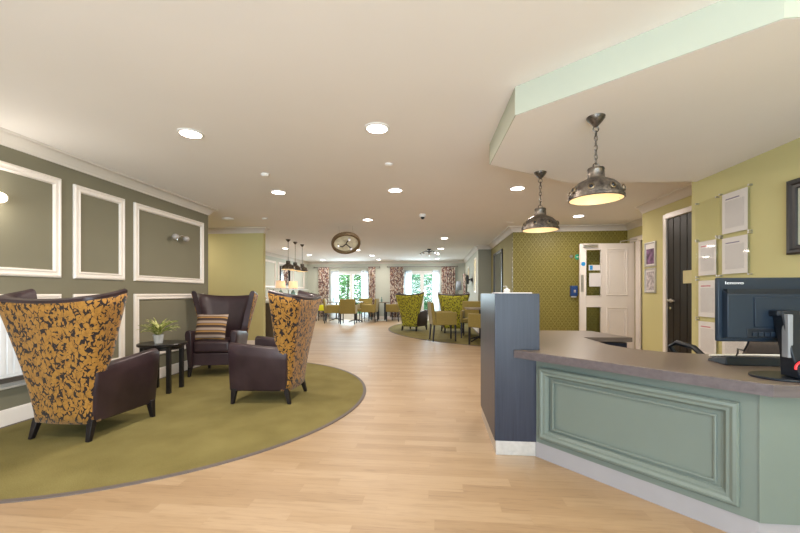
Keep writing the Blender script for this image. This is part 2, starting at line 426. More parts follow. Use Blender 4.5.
    def sphere(s, c, r, n=12, sz=1):
        prof = []
        for i in range(n + 1):
            a = -PI / 2 + PI * i / n; prof.append((max(1e-4, r * math.cos(a)), r * math.sin(a) * sz))
        return s.lathe(prof, 2 * n, Matrix.Translation(c), cap=True)
    def build(s, name, mat, parent=None, smooth=35, bevel=0, seg=2, subsurf=0, solid=0):
        me = bpy.data.meshes.new(name)
        me.from_pydata([tuple(v) for v in s.v], [], s.f)
        bm = bmesh.new(); bm.from_mesh(me)
        bmesh.ops.remove_doubles(bm, verts=bm.verts, dist=1e-5)
        bmesh.ops.recalc_face_normals(bm, faces=bm.faces); bm.to_mesh(me); bm.free()
        if smooth:
            me.polygons.foreach_set('use_smooth', [True] * len(me.polygons)); me.set_sharp_from_angle(angle=math.radians(smooth))
        me.materials.append(M[mat] if isinstance(mat, str) else mat)
        o = bpy.data.objects.new(name, me); COL.objects.link(o)
        if parent: o.parent = parent
        if solid: md = o.modifiers.new('solid', 'SOLIDIFY'); md.thickness = solid; md.offset = 0
        if bevel: md = o.modifiers.new('bevel', 'BEVEL'); md.width = bevel; md.segments = seg; md.limit_method = 'ANGLE'; md.angle_limit = math.radians(40)
        if subsurf: md = o.modifiers.new('sub', 'SUBSURF'); md.levels = subsurf; md.render_levels = subsurf
        return o

def tag(o, label, cat, group=None, kind=None):
    o['label'] = label; o['category'] = cat
    if group: o['group'] = group
    if kind: o['kind'] = kind
    return o
def thing(name, label, cat, loc=(0, 0, 0), rz=0, group=None):
    o = bpy.data.objects.new(name, None); COL.objects.link(o); o.empty_display_size = .1
    o.location = loc; o.rotation_euler = (0, 0, rz); return tag(o, label, cat, group)
def struct(name, mb, mat, label, cat='structure', **k):
    o = mb.build(name, mat, **k); o['kind'] = 'structure'; o['label'] = label; o['category'] = cat; return o
def copy_tree(o, parent=None):
    c = o.copy(); COL.objects.link(c)
    if parent: c.parent = parent
    for ch in list(o.children): copy_tree(ch, c)
    return c
def dup(o, loc, rz, label, group=None):
    c = copy_tree(o); c.location = loc; c.rotation_euler = (0, 0, rz); c['label'] = label
    if group: c['group'] = group
    return c
def B(a, b): return MB().box(a, b)

# ================================================================= STRUCTURE
Y0 = -2.7
struct('floor', B((-7.1, Y0 - .1, -.12), (4.0, 15.07, 0)), 'floor', 'light oak plank floor running through the whole lounge', 'floor', smooth=0)
struct('ceiling', B((-7.1, Y0 - .1, CEIL), (4.0, 15.27, CEIL + .12)), 'ceiling', 'flat peach white ceiling with recessed lights', 'ceiling', smooth=0)
# lowered ceiling over the desk
bk = [(.50, 2.40), (1.41, 1.66), (2.6, 1.66), (2.6, 4.0), (1.35, 3.92), (.47, 3.30)]
struct('ceiling', MB().prism(bk, LOW, CEIL), 'ceiling', 'lowered angular ceiling panel above the reception desk', 'ceiling', smooth=0)
o = MB(); o.sweep([bk[2], bk[1], bk[0], bk[5], bk[4], bk[3]], [(.0, LOW + .001), (-.006, LOW + .001), (-.006, CEIL - .001), (.0, CEIL - .001)])
struct('trim_1', o, 'band', 'pale green upright edge of the lowered ceiling panel', 'trim', smooth=0)

WL = struct('wall_left', B((-7.0, Y0, 0), (-3.48, 5.40, CEIL)), 'left_wall', 'taupe green wall with white moulded panels at the left', 'wall', smooth=0)
struct('wall_corridor', B((-7.0, 7.10, 0), (-3.42, 7.20, CEIL)), 'yellow_wall', 'soft yellow wall behind the middle wing chair', 'wall', smooth=0)
struct('wall_corridor_end', B((-7.1, 5.4, 0), (-7.0, 7.1, CEIL)), 'yellow_wall', 'yellow wall closing the side corridor', 'wall', smooth=0)
FL = struct('wall_far_left', B((-5.45, 7.2, 0), (-5.35, 15.07, CEIL)), 'grey_wall', 'pale grey panelled wall at the far left', 'wall', smooth=0)
struct('wall_rear_left', B((-7.1, Y0 - .1, 0), (-2.4, Y0, CEIL)), 'yellow_wall', 'wall beside the entrance behind the viewer', 'wall', smooth=0)
struct('wall_rear_right', B((2.4, Y0 - .1, 0), (4.0, Y0, CEIL)), 'yellow_wall', 'wall right of the entrance behind the viewer', 'wall', smooth=0)
struct('wall_rear_top', B((-2.4, Y0 - .1, 2.3), (2.4, Y0, CEIL)), 'yellow_wall', 'lintel above the glazed entrance', 'wall', smooth=0)
# back wall around the garden doors
xs = [(-5.45, -4.33), (-2.65, -1.29), (.16, 1.6)]
bw = MB()
for a, b_ in xs: bw.box((a, 15.07, 0), (b_, 15.25, CEIL))
bw.box((-4.33, 15.07, 1.98), (-2.65, 15.25, CEIL)); bw.box((-1.29, 15.07, 1.98), (.16, 15.25, CEIL))
struct('wall_back', bw, 'grey_wall', 'pale grey end wall with two pairs of garden doors', 'wall', smooth=0)
struct('wall_far_right', B((1.15, 10.35, 0), (1.62, 15.07, CEIL)), 'grey_wall', 'pale wall with pictures at the far right', 'wall', smooth=0)
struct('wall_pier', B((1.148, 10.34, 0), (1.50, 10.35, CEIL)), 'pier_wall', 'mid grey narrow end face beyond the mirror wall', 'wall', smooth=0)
struct('wall_mirror', B((1.50, 7.56, 0), (4.0, 10.36, CEIL)), 'olive_wall', 'olive brown wall carrying the tall mirror', 'wall', smooth=0)
struct('wall_damask', B((1.50, 7.47, 0), (3.63, 7.56, CEIL)), 'damask', 'olive wall with gold diamond damask paper', 'wall', smooth=0)
sw = MB(); sw.box((3.63, 5.94, 0), (3.78, 6.22, CEIL)).box((3.63, 7.28, 0), (3.78, 7.56, CEIL)).box((3.63, 6.22, 2.04), (3.78, 7.28, CEIL)).box((3.9, 5.9, 0), (4.0, 7.56, CEIL))
struct('wall_doorway', sw, 'yellow_wall', 'yellow wall around the white door opening', 'wall', smooth=0)
bd = MB()
bd.box((3.10, 4.07, 0), (3.25, 4.50, CEIL)).box((3.10, 5.38, 0), (3.25, 5.94, CEIL)).box((3.10, 4.50, 2.11), (3.25, 5.38, CEIL)).box((3.25, 4.07, 0), (3.9, 5.94, CEIL))
struct('wall_black_door', bd, 'yellow_wall', 'yellow wall holding the black boarded door', 'wall', smooth=0)
struct('wall_right', B((2.6, Y0, 0), (4.0, 4.07, CEIL)), 'yellow_wall', 'yellow wall with notices at the right', 'wall', smooth=0)

# crown mouldings
cp = lambda s=1: [(0, CEIL - .105 * s), (.012, CEIL - .105 * s), (.016, CEIL - .085 * s), (.030, CEIL - .070 * s), (.045, CEIL - .045 * s), (.070, CEIL - .028 * s), (.082, CEIL - .022 * s), (.095, CEIL - .018 * s), (.10, CEIL), (0, CEIL)]
def crown(i, path, label, s=1):
    struct('trim_%d' % i, MB().sweep(path, cp(s)), 'crown', label, 'trim', smooth=25)
crown(2, [(-3.48, Y0), (-3.48, 5.40), (-6.9, 5.40)], 'white crown moulding above the taupe panelled wall')
crown(3, [(-6.9, 7.10), (-3.42, 7.10), (-3.42, 7.20)], 'white crown moulding above the yellow corridor wall')
crown(4, [(-5.35, 7.2), (-5.35, 15.07), (1.15, 15.07), (1.15, 10.34)], 'white crown moulding around the far lounge')
crown(5, [(1.15, 10.34), (1.50, 10.34), (1.50, 7.47), (3.63, 7.47), (3.63, 5.94)], 'white crown moulding above the mirror and damask walls')
crown(6, [(3.10, 5.94), (3.10, 4.07)], 'white crown moulding above the black door')
bp = [(0, 0.0), (.018, 0.0), (.018, .10), (.010, .13), (0, .135)]
def base(side, path, label):
    struct('baseboard_' + side, MB().sweep(path, bp), 'gloss_white', label, 'baseboard', smooth=20)
base('left', [(-3.48, Y0), (-3.48, 5.40), (-6.9, 5.40)], 'white skirting board along the taupe wall')
base('corridor', [(-6.9, 7.10), (-3.42, 7.10), (-3.42, 7.20)], 'white skirting board along the yellow corridor wall')
base('back_left', [(-5.35, 7.2), (-5.35, 15.07), (-4.42, 15.07)], 'white skirting board at the far left corner')
base('back_middle', [(-2.56, 15.07), (-1.38, 15.07)], 'white skirting board between the garden doors')
base('back_right', [(.25, 15.07), (1.15, 15.07), (1.15, 10.34), (1.50, 10.34), (1.50, 7.47), (3.6, 7.47)], 'white skirting board along the far right walls')
base('right', [(3.10, 5.94), (3.10, 5.46)], 'white skirting board beside the black door')

# left wall panel mouldings (parts of the wall)
mp = [(0, 0), (0, .014), (.010, .024), (.022, .026), (.030, .018), (.045, .016), (.056, .024), (.064, .020), (.070, .006), (.070, 0)]
def wallm(X, flip=1):   # local x -> world y, facing +x
    return Matrix(((0, -1, 0, X), (1, 0, 0, 0), (0, 0, 1, 0), (0, 0, 0, 1)))
for (a, b_, z0, z1) in ((1.70, 3.14, 1.22, 2.14), (3.26, 3.85, 1.22, 2.13), (3.98, 5.27, 1.22, 2.13), (1.70, 3.14, .30, 1.07), (3.26, 3.85, .30, 1.07), (3.98, 5.27, .30, 1.07), (.2, 1.55, 1.22, 2.14), (.2, 1.55, .30, 1.07)):
    MB().frame(a, z0, b_, z1, mp, wallm(-3.48)).build('panel_moulding', 'gloss_white', WL, smooth=20)
for (a, b_) in ((8.2, 9.6), (9.9, 10.8), (11.0, 12.0), (12.2, 13.3), (13.5, 14.7)):
    MB().frame(a, 1.25, b_, 2.14, mp, wallm(-5.35)).build('panel_moulding', 'gloss_white', FL, smooth=20)

# windows: pairs of glazed garden doors
def garden_door(i, x0, x1, label):
    fr = MB(); y = 15.12
    fr.box((x0, y, 0), (x0 + .06, y + .08, 1.98)).box((x1 - .06, y, 0), (x1, y + .08, 1.98)).box((x0, y, 1.91), (x1, y + .08, 1.98)).box((x0, y, 0), (x1, y + .08, .05))
    xm = (x0 + x1) / 2
    W = struct('window_%d' % i, fr, 'white_plastic', label, 'window', bevel=.004)
    for a, b_ in ((x0 + .06, xm), (xm, x1 - .06)):
        lf = MB(); lf.box((a, y + .01, .05), (a + .07, y + .06, 1.91)).box((b_ - .07, y + .01, .05), (b_, y + .06, 1.91)).box((a + .07, y + .01, 1.84), (b_ - .07, y + .06, 1.91)).box((a + .07, y + .01, .05), (b_ - .07, y + .06, .22))
        leaf = lf.build('door_leaf', 'white_plastic', W)
        B((a + .07, y + .03, .22), (b_ - .07, y + .036, 1.84)).build('pane', 'glass', leaf, smooth=0)
    MB().tube([(xm - .03, y - .03, .95), (xm - .03, y - .03, 1.08)], .009).tube([(xm - .03, y + .02, .97), (xm - .03, y - .03, .97)], .007).build('handle', 'chrome', W)
garden_door(1, -4.33, -2.65, 'white glazed garden doors behind the left dining tables')
garden_door(2, -1.29, .16, 'white glazed garden doors behind the lime wing chairs')
# glazed entrance behind the camera
e = MB()
for x in (-2.4, -.85, .75, 2.32): e.box((x, Y0 - .08, 0), (x + .08, Y0, 2.3))
e.box((-2.4, Y0 - .08, 2.22), (2.4, Y0, 2.3))
E_ = struct('window_3', e, 'white_plastic', 'glazed entrance screen behind the viewer', 'window')
for a, b_ in ((-2.32, -.85), (-.77, .75), (.83, 2.32)): B((a, Y0 - .05, 0), (b_, Y0 - .044, 2.22)).build('pane', 'glass', E_, smooth=0)

# outside
struct('ground', B((-30, 15.27, -.2), (25, 50, -.12)), 'grass', 'green lawn outside the garden doors', 'ground', smooth=0)
struct('terrace', B((-8, 15.27, -.12), (5, 18.0, -.03)), plain('terrace_paving', (.55, .55, .55), .8), 'pale paved terrace outside the garden doors', 'ground', smooth=0)
def shrub(x, y, r, h, mat, label, trunk=0):
    t = thing('garden_tree' if trunk else 'garden_shrub', label, 'tree' if trunk else 'shrub', (x, y, -.12), 0, 'planting beyond the garden doors')
    m = MB(); m.tube([(0, 0, 0), (.05, 0, h * .5), (0, .05, h * .75)], [.07, .05, .02]).build('trunk', 'bark', t)
    f = MB()
    for k in range(2600):
        a = random.uniform(0, 2 * PI); u = random.uniform(-1, 1); q = random.uniform(.45, 1) ** .6
        c = Vector((math.cos(a) * math.sqrt(1 - u * u) * r * q, math.sin(a) * math.sqrt(1 - u * u) * r * q, (trunk or 0) + (h - trunk) * (.5 + .5 * u * q)))
        R = Matrix.Rotation(random.uniform(0, 6), 3, 'Z') @ Matrix.Rotation(random.uniform(-1.2, 1.2), 3, 'X')
        s_ = random.uniform(.07, .15)
        vs = [c + R @ Vector(p) * s_ for p in ((-1, 0, 0), (0, -.5, .15), (1, 0, 0), (0, .5, .15))]
        f.add(vs, [(0, 1, 2, 3)])
    f.build('foliage', mat, t, smooth=0)
shrub(-5.2, 21.5, 1.6, 3.4, 'leaf_out', 'leafy bush seen through the left garden doors, left side')
shrub(-3.0, 19.0, 1.0, 2.5, 'leaf_out2', 'blue green bush seen through the left doors, right side')
shrub(-.8, 21.8, 1.4, 3.0, 'leaf_out2', 'blue green bush seen through the right doors, left side')
shrub(.6, 18.9, .8, 2.0, 'leaf_out', 'low leafy bush seen through the right doors, right side')
shrub(-7.0, 25, 2.4, 5.5, 'leaf_out', 'tall tree behind the left bushes', 1.2)
shrub(-2.3, 31, 2.5, 5.5, 'leaf_out2', 'tall tree in the middle of the garden', 1.2)
shrub(1.4, 26, 2.4, 5.2, 'leaf_out', 'tall tree at the right of the garden', 1.2)

# black boarded door
dr = MB(); dr.box((3.115, 4.53, .01), (3.155, 5.345, 2.075))
D1 = struct('door_1', dr, 'black_door', 'black boarded door in the yellow wall', 'door', bevel=.003)
for k in range(6):
    a = 4.545 + k * .134; B((3.104, a, .02), (3.115, a + .124, 2.065)).build('board', 'black_door', D1, bevel=.004)
df = MB(); df.box((3.085, 5.345, 0), (3.13, 5.41, 2.14)).box((3.075, 4.44, 0), (3.13, 4.53, 2.15)).box((3.085, 4.53, 2.075), (3.13, 5.345, 2.14))
df.build('door_frame', 'yellow_wall' if 0 else 'gloss_white', D1, bevel=.006)
MB().lathe([(.026, 0), (.026, .01)], 20, Matrix.Translation((3.104, 5.26, .98)) @ Matrix.Rotation(-PI / 2, 4, 'Y')).tube([(3.10, 5.26, .98), (3.05, 5.26, .98), (3.045, 5.24, .98), (3.045, 5.10, .98)], .013).build('handle', 'steel', D1)
MB().lathe([(.02, 0), (.02, .012)], 20, Matrix.Translation((3.104, 5.26, .88)) @ Matrix.Rotation(-PI / 2, 4, 'Y')).build('lock', 'chrome', D1)
tag(B((3.097, 4.80, 1.20), (3.1035, 5.01, 1.36)).build('door_sign', plain('cream_sign', (.62, .56, .30), .5), bevel=.002), 'small blank cream sign plate on the black door', 'sign')

# white door, standing open in front of the damask wall
def wd():
    x0, x1, y0, y1, zt = 2.66, 3.625, 7.20, 7.245, 1.995
    m = MB()
    gx0, gx1 = x0 + .11, x0 + .375
    m.box((x0, y0, .01), (gx0, y1, zt)).box((gx1, y0, .01), (x1, y1, zt))
    for a, b_ in ((.01, .28), (.82, 1.03), (1.88, zt)): m.box((gx0, y0, a), (gx1, y1, b_))
    D = struct('door_2', m, 'white_door', 'white panelled door with two narrow glass panes, standing open', 'door', bevel=.002)
    for a, b_ in ((.28, .82), (1.03, 1.88)):
        B((gx0, y0 + .02, a), (gx1, y0 + .026, b_)).build('pane', 'glass', D, smooth=0)
        MB().frame(gx0 - .012, a - .012, gx1 + .012, b_ + .012, [(0, 0), (0, .010), (.012, .012), (.014, 0)], Matrix.Translation((0, y0, 0))).build('glazing_bead', 'white_door', D)
    pr = [(0, 0), (.0, .005), (.012, .012), (.028, .003), (.050, .003), (.06, .010), (.062, 0)]
    for a, b_ in ((.22, .82), (1.03, 1.90)):
        MB().frame(x0 + .47, a, x1 - .12, b_, pr, Matrix.Translation((0, y0, 0))).build('raised_panel', 'white_door', D)
    B((x0 + .015, y0 - .004, 1.10), (x0 + .065, y0 + .0, 1.42)).build('push_plate', 'steel', D)
    cl = B((x0 + .05, y0 - .05, 1.925), (x0 + .30, y0, 1.975)).build('door_closer', 'steel', D, bevel=.006)
    MB().lathe([(.038, 0), (.038, .004)], 24, Matrix.Translation((x0 + .062, y0, 1.62)) @ Matrix.Rotation(PI / 2, 4, 'X')).build('safety_sticker', 'bright_blue', D)
    B((gx0 + .05, y0 + .008, 1.50), (gx1 - .01, y0 + .012, 1.60)).build('notice', 'poster_white', D)
    B((gx0 + .07, y0 + .004, 1.51), (gx0 + .12, y0 + .008, 1.59)).build('notice_emblem', 'bright_blue', D)
    B((gx0 + .06, y0 + .008, 1.20), (gx1 + .0, y0 + .012, 1.45)).build('notice', 'poster_white', D)
    f = MB(); f.box((3.60, 7.25, 0), (3.64, 7.33, 2.10)).box((3.61, 7.0, 0), (3.64, 7.15, 2.10)).box((3.60, 6.17, 0), (3.64, 6.25, 2.10)).box((3.60, 6.25, 2.02), (3.64, 7.25, 2.10))
    f.build('door_frame', 'gloss_white', D, bevel=.004)
    MB().tube([(x1 - .25, y0 + .0, 2.0), (x1 - .25, y0 + .0, 2.03), (3.60, 7.05, 2.05)], .008).build('closer_arm', 'steel', D)
wd()

# ================================================================= CARPETS
def carpet(cx, cy, r, xlo, xhi, ylo, yhi, name, label):
    n = 120; pts = []; 
    for k in range(n):
        a = 2 * PI * k / n; x, y = cx + r * math.cos(a), cy + r * math.sin(a)
        pts.append((min(max(x, xlo), xhi), min(max(y, ylo), yhi)))
    q = []
    for p in pts:
        if not q or (Vector(p) - Vector(q[-1])).length > 1e-4: q.append(p)
    t = thing(name, label, 'carpet', (cx if xlo < cx < xhi else (xlo + xhi) / 2, cy, 0))
    L = t.location; q = [(x - L.x, y - L.y) for x, y in q]
    MB().prism(q, 0.0, .006).build('pile', 'carpet', t, smooth=0)
    MB().sweep(q, [(-.028, .0), (-.027, .0063), (.004, .0063), (.006, .0)], closed=True).build('edging', 'carpet_edge', t, smooth=0)
carpet(-2.81, 3.69, 2.07, -3.455, 0, 0, 9, 'round_carpet', 'large round olive green carpet with dark edge under the purple wing chairs')
carpet(3.03, 11.6, 4.48, -9, 1.13, 7.45, 15.0, 'round_carpet', 'far olive carpet with dark curved edge under the lime wing chairs')
CZ = .006

# ================================================================= RECEPTION DESK
P1 = Vector((.64, 2.53)); P2 = Vector((1.373, 1.73)); RX = 2.59
dk = thing('reception_desk', 'angled sage green reception desk with dark grained worktop', 'desk', (1.4, 2.3, 0))
def L2(pts): return [(x - 1.4, y - 2.3) for x, y in pts]
TM = Matrix.Translation((-1.4, -2.3, 0))
body = [(.645, 2.545), (P2.x, P2.y), (RX, 1.73), (RX, 1.76), (1.39, 1.76), (.70, 2.50 + .06), (.70, 3.30), (1.1, 3.84), (1.5, 3.84), (1.62, 3.40), (1.62, 3.34), (1.60, 3.34), (1.48, 3.81), (1.12, 3.81), (.73, 3.28), (.66, 3.28), (.66, 2.53)]
MB().prism(L2([(.645, 2.545), (P2.x, P2.y), (RX, 1.73), (RX, 1.765), (1.39, 1.765), (.70, 2.545)]), .10, .655).build('front_panel', 'sage', dk, smooth=0)
MB().prism(L2([(.685, 2.55), (.705, 2.55), (.705, 3.29), (1.12, 3.80), (1.48, 3.80), (1.61, 3.36), (1.63, 3.37), (1.50, 3.83), (1.10, 3.83), (.685, 3.31)]), 0, .655).build('back_panel', 'lam_v', dk, smooth=0)
# dark inner shelf unit of the far arm
si = MB(); si.box((1.26, 3.34, .62), (1.62, 3.37, .655), TM).box((1.26, 3.34, .05), (1.30, 3.37, .62), TM).box((1.58, 3.34, .05), (1.62, 3.37, .62), TM).box((1.26, 3.34, .02), (1.62, 3.37, .05), TM).box((1.26, 3.37, .02), (1.60, 3.75, .04), TM).box((1.26, 3.37, .35), (1.60, 3.7, .37), TM)
si.build('shelf_unit', 'lam_v', dk, bevel=.002)
# kick plinth
kick = [(.672, 2.49), (P2.x + .004, P2.y + .004), (RX, P2.y + .004)]
MB().sweep([kick[2], kick[1], (P1.x + .004, P1.y + .004)][::-1], [(-.012, 0), (.004, 0), (.004, .1), (-.012, .1)]).build('plinth', 'steel', dk, smooth=0) if 0 else \
MB().prism(L2([(.655, 2.535), (P2.x + .003, P2.y + .006), (RX, P2.y + .006), (RX, 1.765), (1.39, 1.765), (.70, 2.545)]), 0, .10).build('plinth', plain('plinth_laminate', (.29, .275, .285), .35, var=.03), dk, smooth=0)
# worktop
top = [(.512, 2.525), (1.375, 1.664), (RX, 1.664), (RX, 2.45), (1.62, 2.47), (1.45, 2.53), (1.32, 2.66), (1.25, 2.84), (1.25, 3.30), (1.655, 3.32), (1.53, 3.86), (1.05, 3.86), (.70, 3.35), (.682, 3.35), (.682, 2.525)]
MB().prism(L2(top), .664, .704).build('worktop', 'lam_h', dk, bevel=.003)
MB().sweep(L2([(RX, 1.664), (1.375, 1.664), (.514, 2.523)][::-1]), [(0, .6535), (.0025, .6535), (.0025, .702), (0, .702)]).build('worktop_edge', 'lam_edge', dk, smooth=0)
MB().prism(L2([(.60, 2.53), (1.38, 1.72), (RX, 1.72), (RX, 2.3), (1.5, 2.4), (1.2, 2.8), (.70, 2.85), (.70, 2.53)]), .655, .664).build('underlay', 'lam_edge', dk, smooth=0)
# moulding on the diagonal front
D = (P2 - P1); Ld = D.length; ux = D.normalized()
FM = Matrix(((ux.x, ux.y * -1 * -1 if 0 else -ux.y, 0, P1.x - 1.4), (ux.y, ux.x, 0, P1.y - 2.3), (0, 0, 1, 0), (0, 0, 0, 1)))
pm = [(0, 0), (0, .014), (.008, .024), (.020, .027), (.032, .020), (.044, .020), (.052, .010), (.056, .004), (.060, .004), (.062, 0)]
MB().frame(.050, .140, 1.025, .600, pm, FM).build('panel_moulding', 'sage', dk, smooth=25)
MB().frame(.135, .215, .945, .525, [(0, 0), (0, .007), (.005, .009), (.011, .007), (.012, 0)], FM).build('inner_bead', 'sage', dk, smooth=25)
# lateral front: end pilaster and flat panel lines
MB().prism(L2([(P2.x - .003, P2.y - .0022), (P2.x + .0, P2.y - .006), (P2.x + .16, P2.y - .006), (P2.x + .16, P2.y), (P2.x, P2.y)]), .10, .653).build('corner_post', 'sage', dk, smooth=0)

# tall end column
cl = thing('desk_column', 'tall dark grained column at the end of the reception desk', 'column', (.535, 2.925, 0))
B((-.145, -.395, .095), (.145, .395, 1.076)).build('body', 'lam_v', cl, bevel=.002)
B((-.137, -.387, 0), (.137, .387, .095)).build('plinth', 'steel', cl, bevel=.001)

tag(B((.415, 2.56, 1.0765), (.64, 2.83, 1.0835)).build('leaflet_tray', plain('white_tray', (.8, .74, .74), .4), bevel=.002), 'flat white tray lying on top of the desk column', 'tray')
bt = thing('gel_dispenser', 'small white pump bottle standing on top of the desk column', 'bottle', (.56, 3.02, 1.076))
MB().lathe([(.024, 0), (.026, .004), (.026, .03), (.010, .038), (.008, .045)], 20).build('bottle', 'white_plastic', bt)
MB().tube([(0, 0, .04), (0, 0, .058), (-.03, 0, .056)], .004).build('pump', 'chrome', bt)

# ---------------------------------------------------------------- monitor
mo = thing('computer_monitor', 'dark blue black computer monitor seen from behind on the reception desk', 'monitor', (1.468, 1.83, .704))
cx0, cx1, zb, zt = -.188, .322, .155, .446     # local to stand origin
y = .0
B((cx0, .0, zb), (cx1, .022, zt)).build('bezel', 'screen_back', mo, bevel=.006)
rc = MB(); rc.add([(cx0 + .018, 0, zb + .016), (cx1 - .018, 0, zb + .016), (cx1 - .018, 0, zt - .055), (cx0 + .018, 0, zt - .055),
                   (cx0 + .022, -.028, zb + .020), (cx1 - .022, -.028, zb + .020), (cx1 - .022, -.028, zt - .075), (cx0 + .022, -.028, zt - .075)],
                  [(0, 1, 5, 4), (1, 2, 6, 5), (2, 3, 7, 6), (3, 0, 4, 7), (4, 5, 6, 7), (0, 3, 2, 1)])
rc.build('rear_housing', 'screen_back', mo, bevel=.003)
vt = MB()
vt.box((cx0 + .022, -.0285, zt - .074), (cx1 - .022, -.004, zt - .052))
vt.build('vent', 'black_plastic', mo, smooth=0)
B((cx0 + .13, -.033, zb + .07), (cx1 - .13, -.027, zt - .09)).build('mount_plate', 'screen_back', mo, bevel=.002)
B((cx0 + .10, -.031, zb + .022), (cx1 - .12, -.026, zb + .062)).build('port_recess', 'black_plastic', mo, bevel=.002)
for q, xx in enumerate((.12, .145, .17, .195)): B((cx0 + xx, -.036, zb + .03), (cx0 + xx + .018, -.030, zb + .046)).build('port', 'screen_back', mo, bevel=.001)
B((cx0 + .308, -.040, zb + .045), (cx0 + .322, -.030, zb + .08)).build('video_plug', plain('video_blue', (.02, .10, .75), .4), mo, bevel=.002)
B((-.002, -.075, zb + .12), (.055, -.028, zb + .145)).build('hinge', 'black_plastic', mo, bevel=.005)
st = MB(); pr = [(.012, -.028, .295), (.012, -.078, .300), (.028, -.105, .12), (.055, -.115, .012), (.055, -.020, .012), (.030, -.045, .12)]
n = len(pr); st.add([(a, b_, c_) for a, b_, c_ in pr] + [(a + .075, b_, c_) for a, b_, c_ in pr], [list(range(n)), [n + i for i in range(n)][::-1]] + [(i, n + i, n + (i + 1) % n, (i + 1) % n) for i in range(n)])
st.build('stand', 'black_plastic', mo, bevel=.006)
B((.02, -.100, .10), (.04, -.068, .285)).build('stand_strip', 'grey_plastic', mo, bevel=.003)
bs = MB(); pts = [(.085 + .14 * math.cos(2 * PI * k / 48), -.02 + .105 * math.sin(2 * PI * k / 48)) for k in range(48)]
bs.prism(pts, 0, .010).build('base', 'black_plastic', mo, bevel=.003)
rg = [(.072 + .038 * math.cos(a), -.118 + .002, .060 + .030 * math.sin(a)) for a in [math.radians(t) for t in range(70, 200, 10)]]
MB().tube(rg, .0045, 8).build('red_loop', 'red', mo)
# screen on the far side
B((cx0 + .012, .022, zb + .015), (cx1 - .012, .024, zt - .015)).build('screen', 'black_plastic', mo)
tcv = bpy.data.curves.new('txt', 'FONT'); tcv.body = 'lenovo'; tcv.size = .024; tcv.extrude = .0006; tcv.space_character = 1.05; tcv.offset = -.0002
to = bpy.data.objects.new('txt', tcv); COL.objects.link(to)
bpy.context.view_layer.update()
tme = bpy.data.meshes.new_from_object(to.evaluated_get(bpy.context.evaluated_depsgraph_get())); bpy.data.objects.remove(to)
tme.materials.clear(); tme.materials.append(M['lettering'])
lg = bpy.data.objects.new('lettering', tme); COL.objects.link(lg); lg.parent = mo
lg.location = (cx0 + .030, -.0008, zt - .030); lg.rotation_euler = (PI / 2, 0, 0); lg.scale = (1.15, .8, 1)

# keyboard
kb = thing('keyboard', 'black computer keyboard on the reception desk beside the monitor stand', 'keyboard', (1.715, 2.15, .704), math.radians(-4))
k = MB(); k.add([(-.21, -.075, 0), (.21, -.075, 0), (.21, .075, 0), (-.21, .075, 0), (-.205, -.07, .042), (.205, -.07, .042), (.205, .07, .014), (-.205, .07, .014)], [(0, 3, 2, 1), (4, 5, 6, 7), (0, 1, 5, 4), (1, 2, 6, 5), (2, 3, 7, 6), (3, 0, 4, 7)])
k.build('case', 'black_plastic', kb, bevel=.004)
ks = MB()
for r in range(5):
    for c in range(18):
        x = -.195 + c * .0218; yy = -.058 + r * .0245; z = .041 - (yy + .07) * .20
        ks.box((x, yy, z - .003), (x + .018, yy + .020, z + .006))
ks.build('keys', plain('key_caps', (.035, .037, .045), .5), kb, smooth=0)
tag(MB().tube([(1.62, 2.38, .7095), (1.72, 2.40, .7095), (1.86, 2.42, .7095), (2.02, 2.42, .7095), (2.16, 2.38, .7095), (2.25, 2.28, .7095)], .0055, 10).build('white_cable', 'cable'), 'white cable curving over the worktop behind the keyboard', 'cable')
tag(MB().tube([(1.45, 1.862, .92), (1.46, 1.90, .84), (1.52, 2.0, .795), (1.64, 2.2, .775), (1.73, 2.32, .735), (1.75, 2.36, .709)], .004, 8).build('black_cable', 'black_plastic'), 'thin black cable hanging from the monitor to the worktop', 'cable')

# office chair behind the desk
oc = thing('office_chair', 'dark brown office chair behind the reception desk', 'chair', (2.12, 2.74, 0), math.radians(180))
bk_ = MB(); rows = []
for i in range(9):
    z = .50 + i * .035
    rows.append([(x * (.20 - .03 * (i / 8) ** 2), .18 + .05 * x * x * -1 + .01 * i, z) for x in [j / 6 for j in range(-6, 7)]])
bk_.grid(rows).build('backrest', 'office_fabric', oc, solid=.05, bevel=.01)
MB().prism([(.24 * math.cos(a) * 1.0, .02 + .24 * math.sin(a)) for a in [2 * PI * q / 28 for q in range(28)]], .44, .52).build('seat', 'office_fabric', oc, bevel=.025, seg=3)
for s in (-1, 1):
    MB().tube([(s * .22, .16, .50), (s * .34, .14, .62), (s * .38, .04, .71), (s * .40, -.10, .725), (s * .39, -.20, .69), (s * .30, -.14, .50), (s * .20, -.05, .47)], .018, 10).build('armrest', 'black_plastic', oc)
MB().tube([(0, .02, .10), (0, .02, .44)], .03, 14).tube([(0, .2, .56), (0, .23, .47), (0, .1, .44)], .018).build('column', 'black_metal', oc)
sb = MB()
for q in range(5):
    a = 2 * PI * q / 5; sb.tube([(0, .02, .11), (.27 * math.cos(a), .02 + .27 * math.sin(a), .07)], [.025, .015], 8)
sb.build('base', 'black_metal', oc)
for q in range(5):
    a = 2 * PI * q / 5; MB().lathe([(.03, -.02), (.03, .02)], 14, Matrix.Translation((.27 * math.cos(a), .02 + .27 * math.sin(a), .03)) @ Matrix.Rotation(a + PI / 2, 4, 'Z') @ Matrix.Rotation(PI / 2, 4, 'Y')).build('castor', 'black_plastic', oc)
tag(B((1.40, 3.42, .37), (1.58, 3.62, .56)).build('folder', 'bright_blue', bevel=.004), 'blue folder in the shelf of the far desk arm', 'folder')

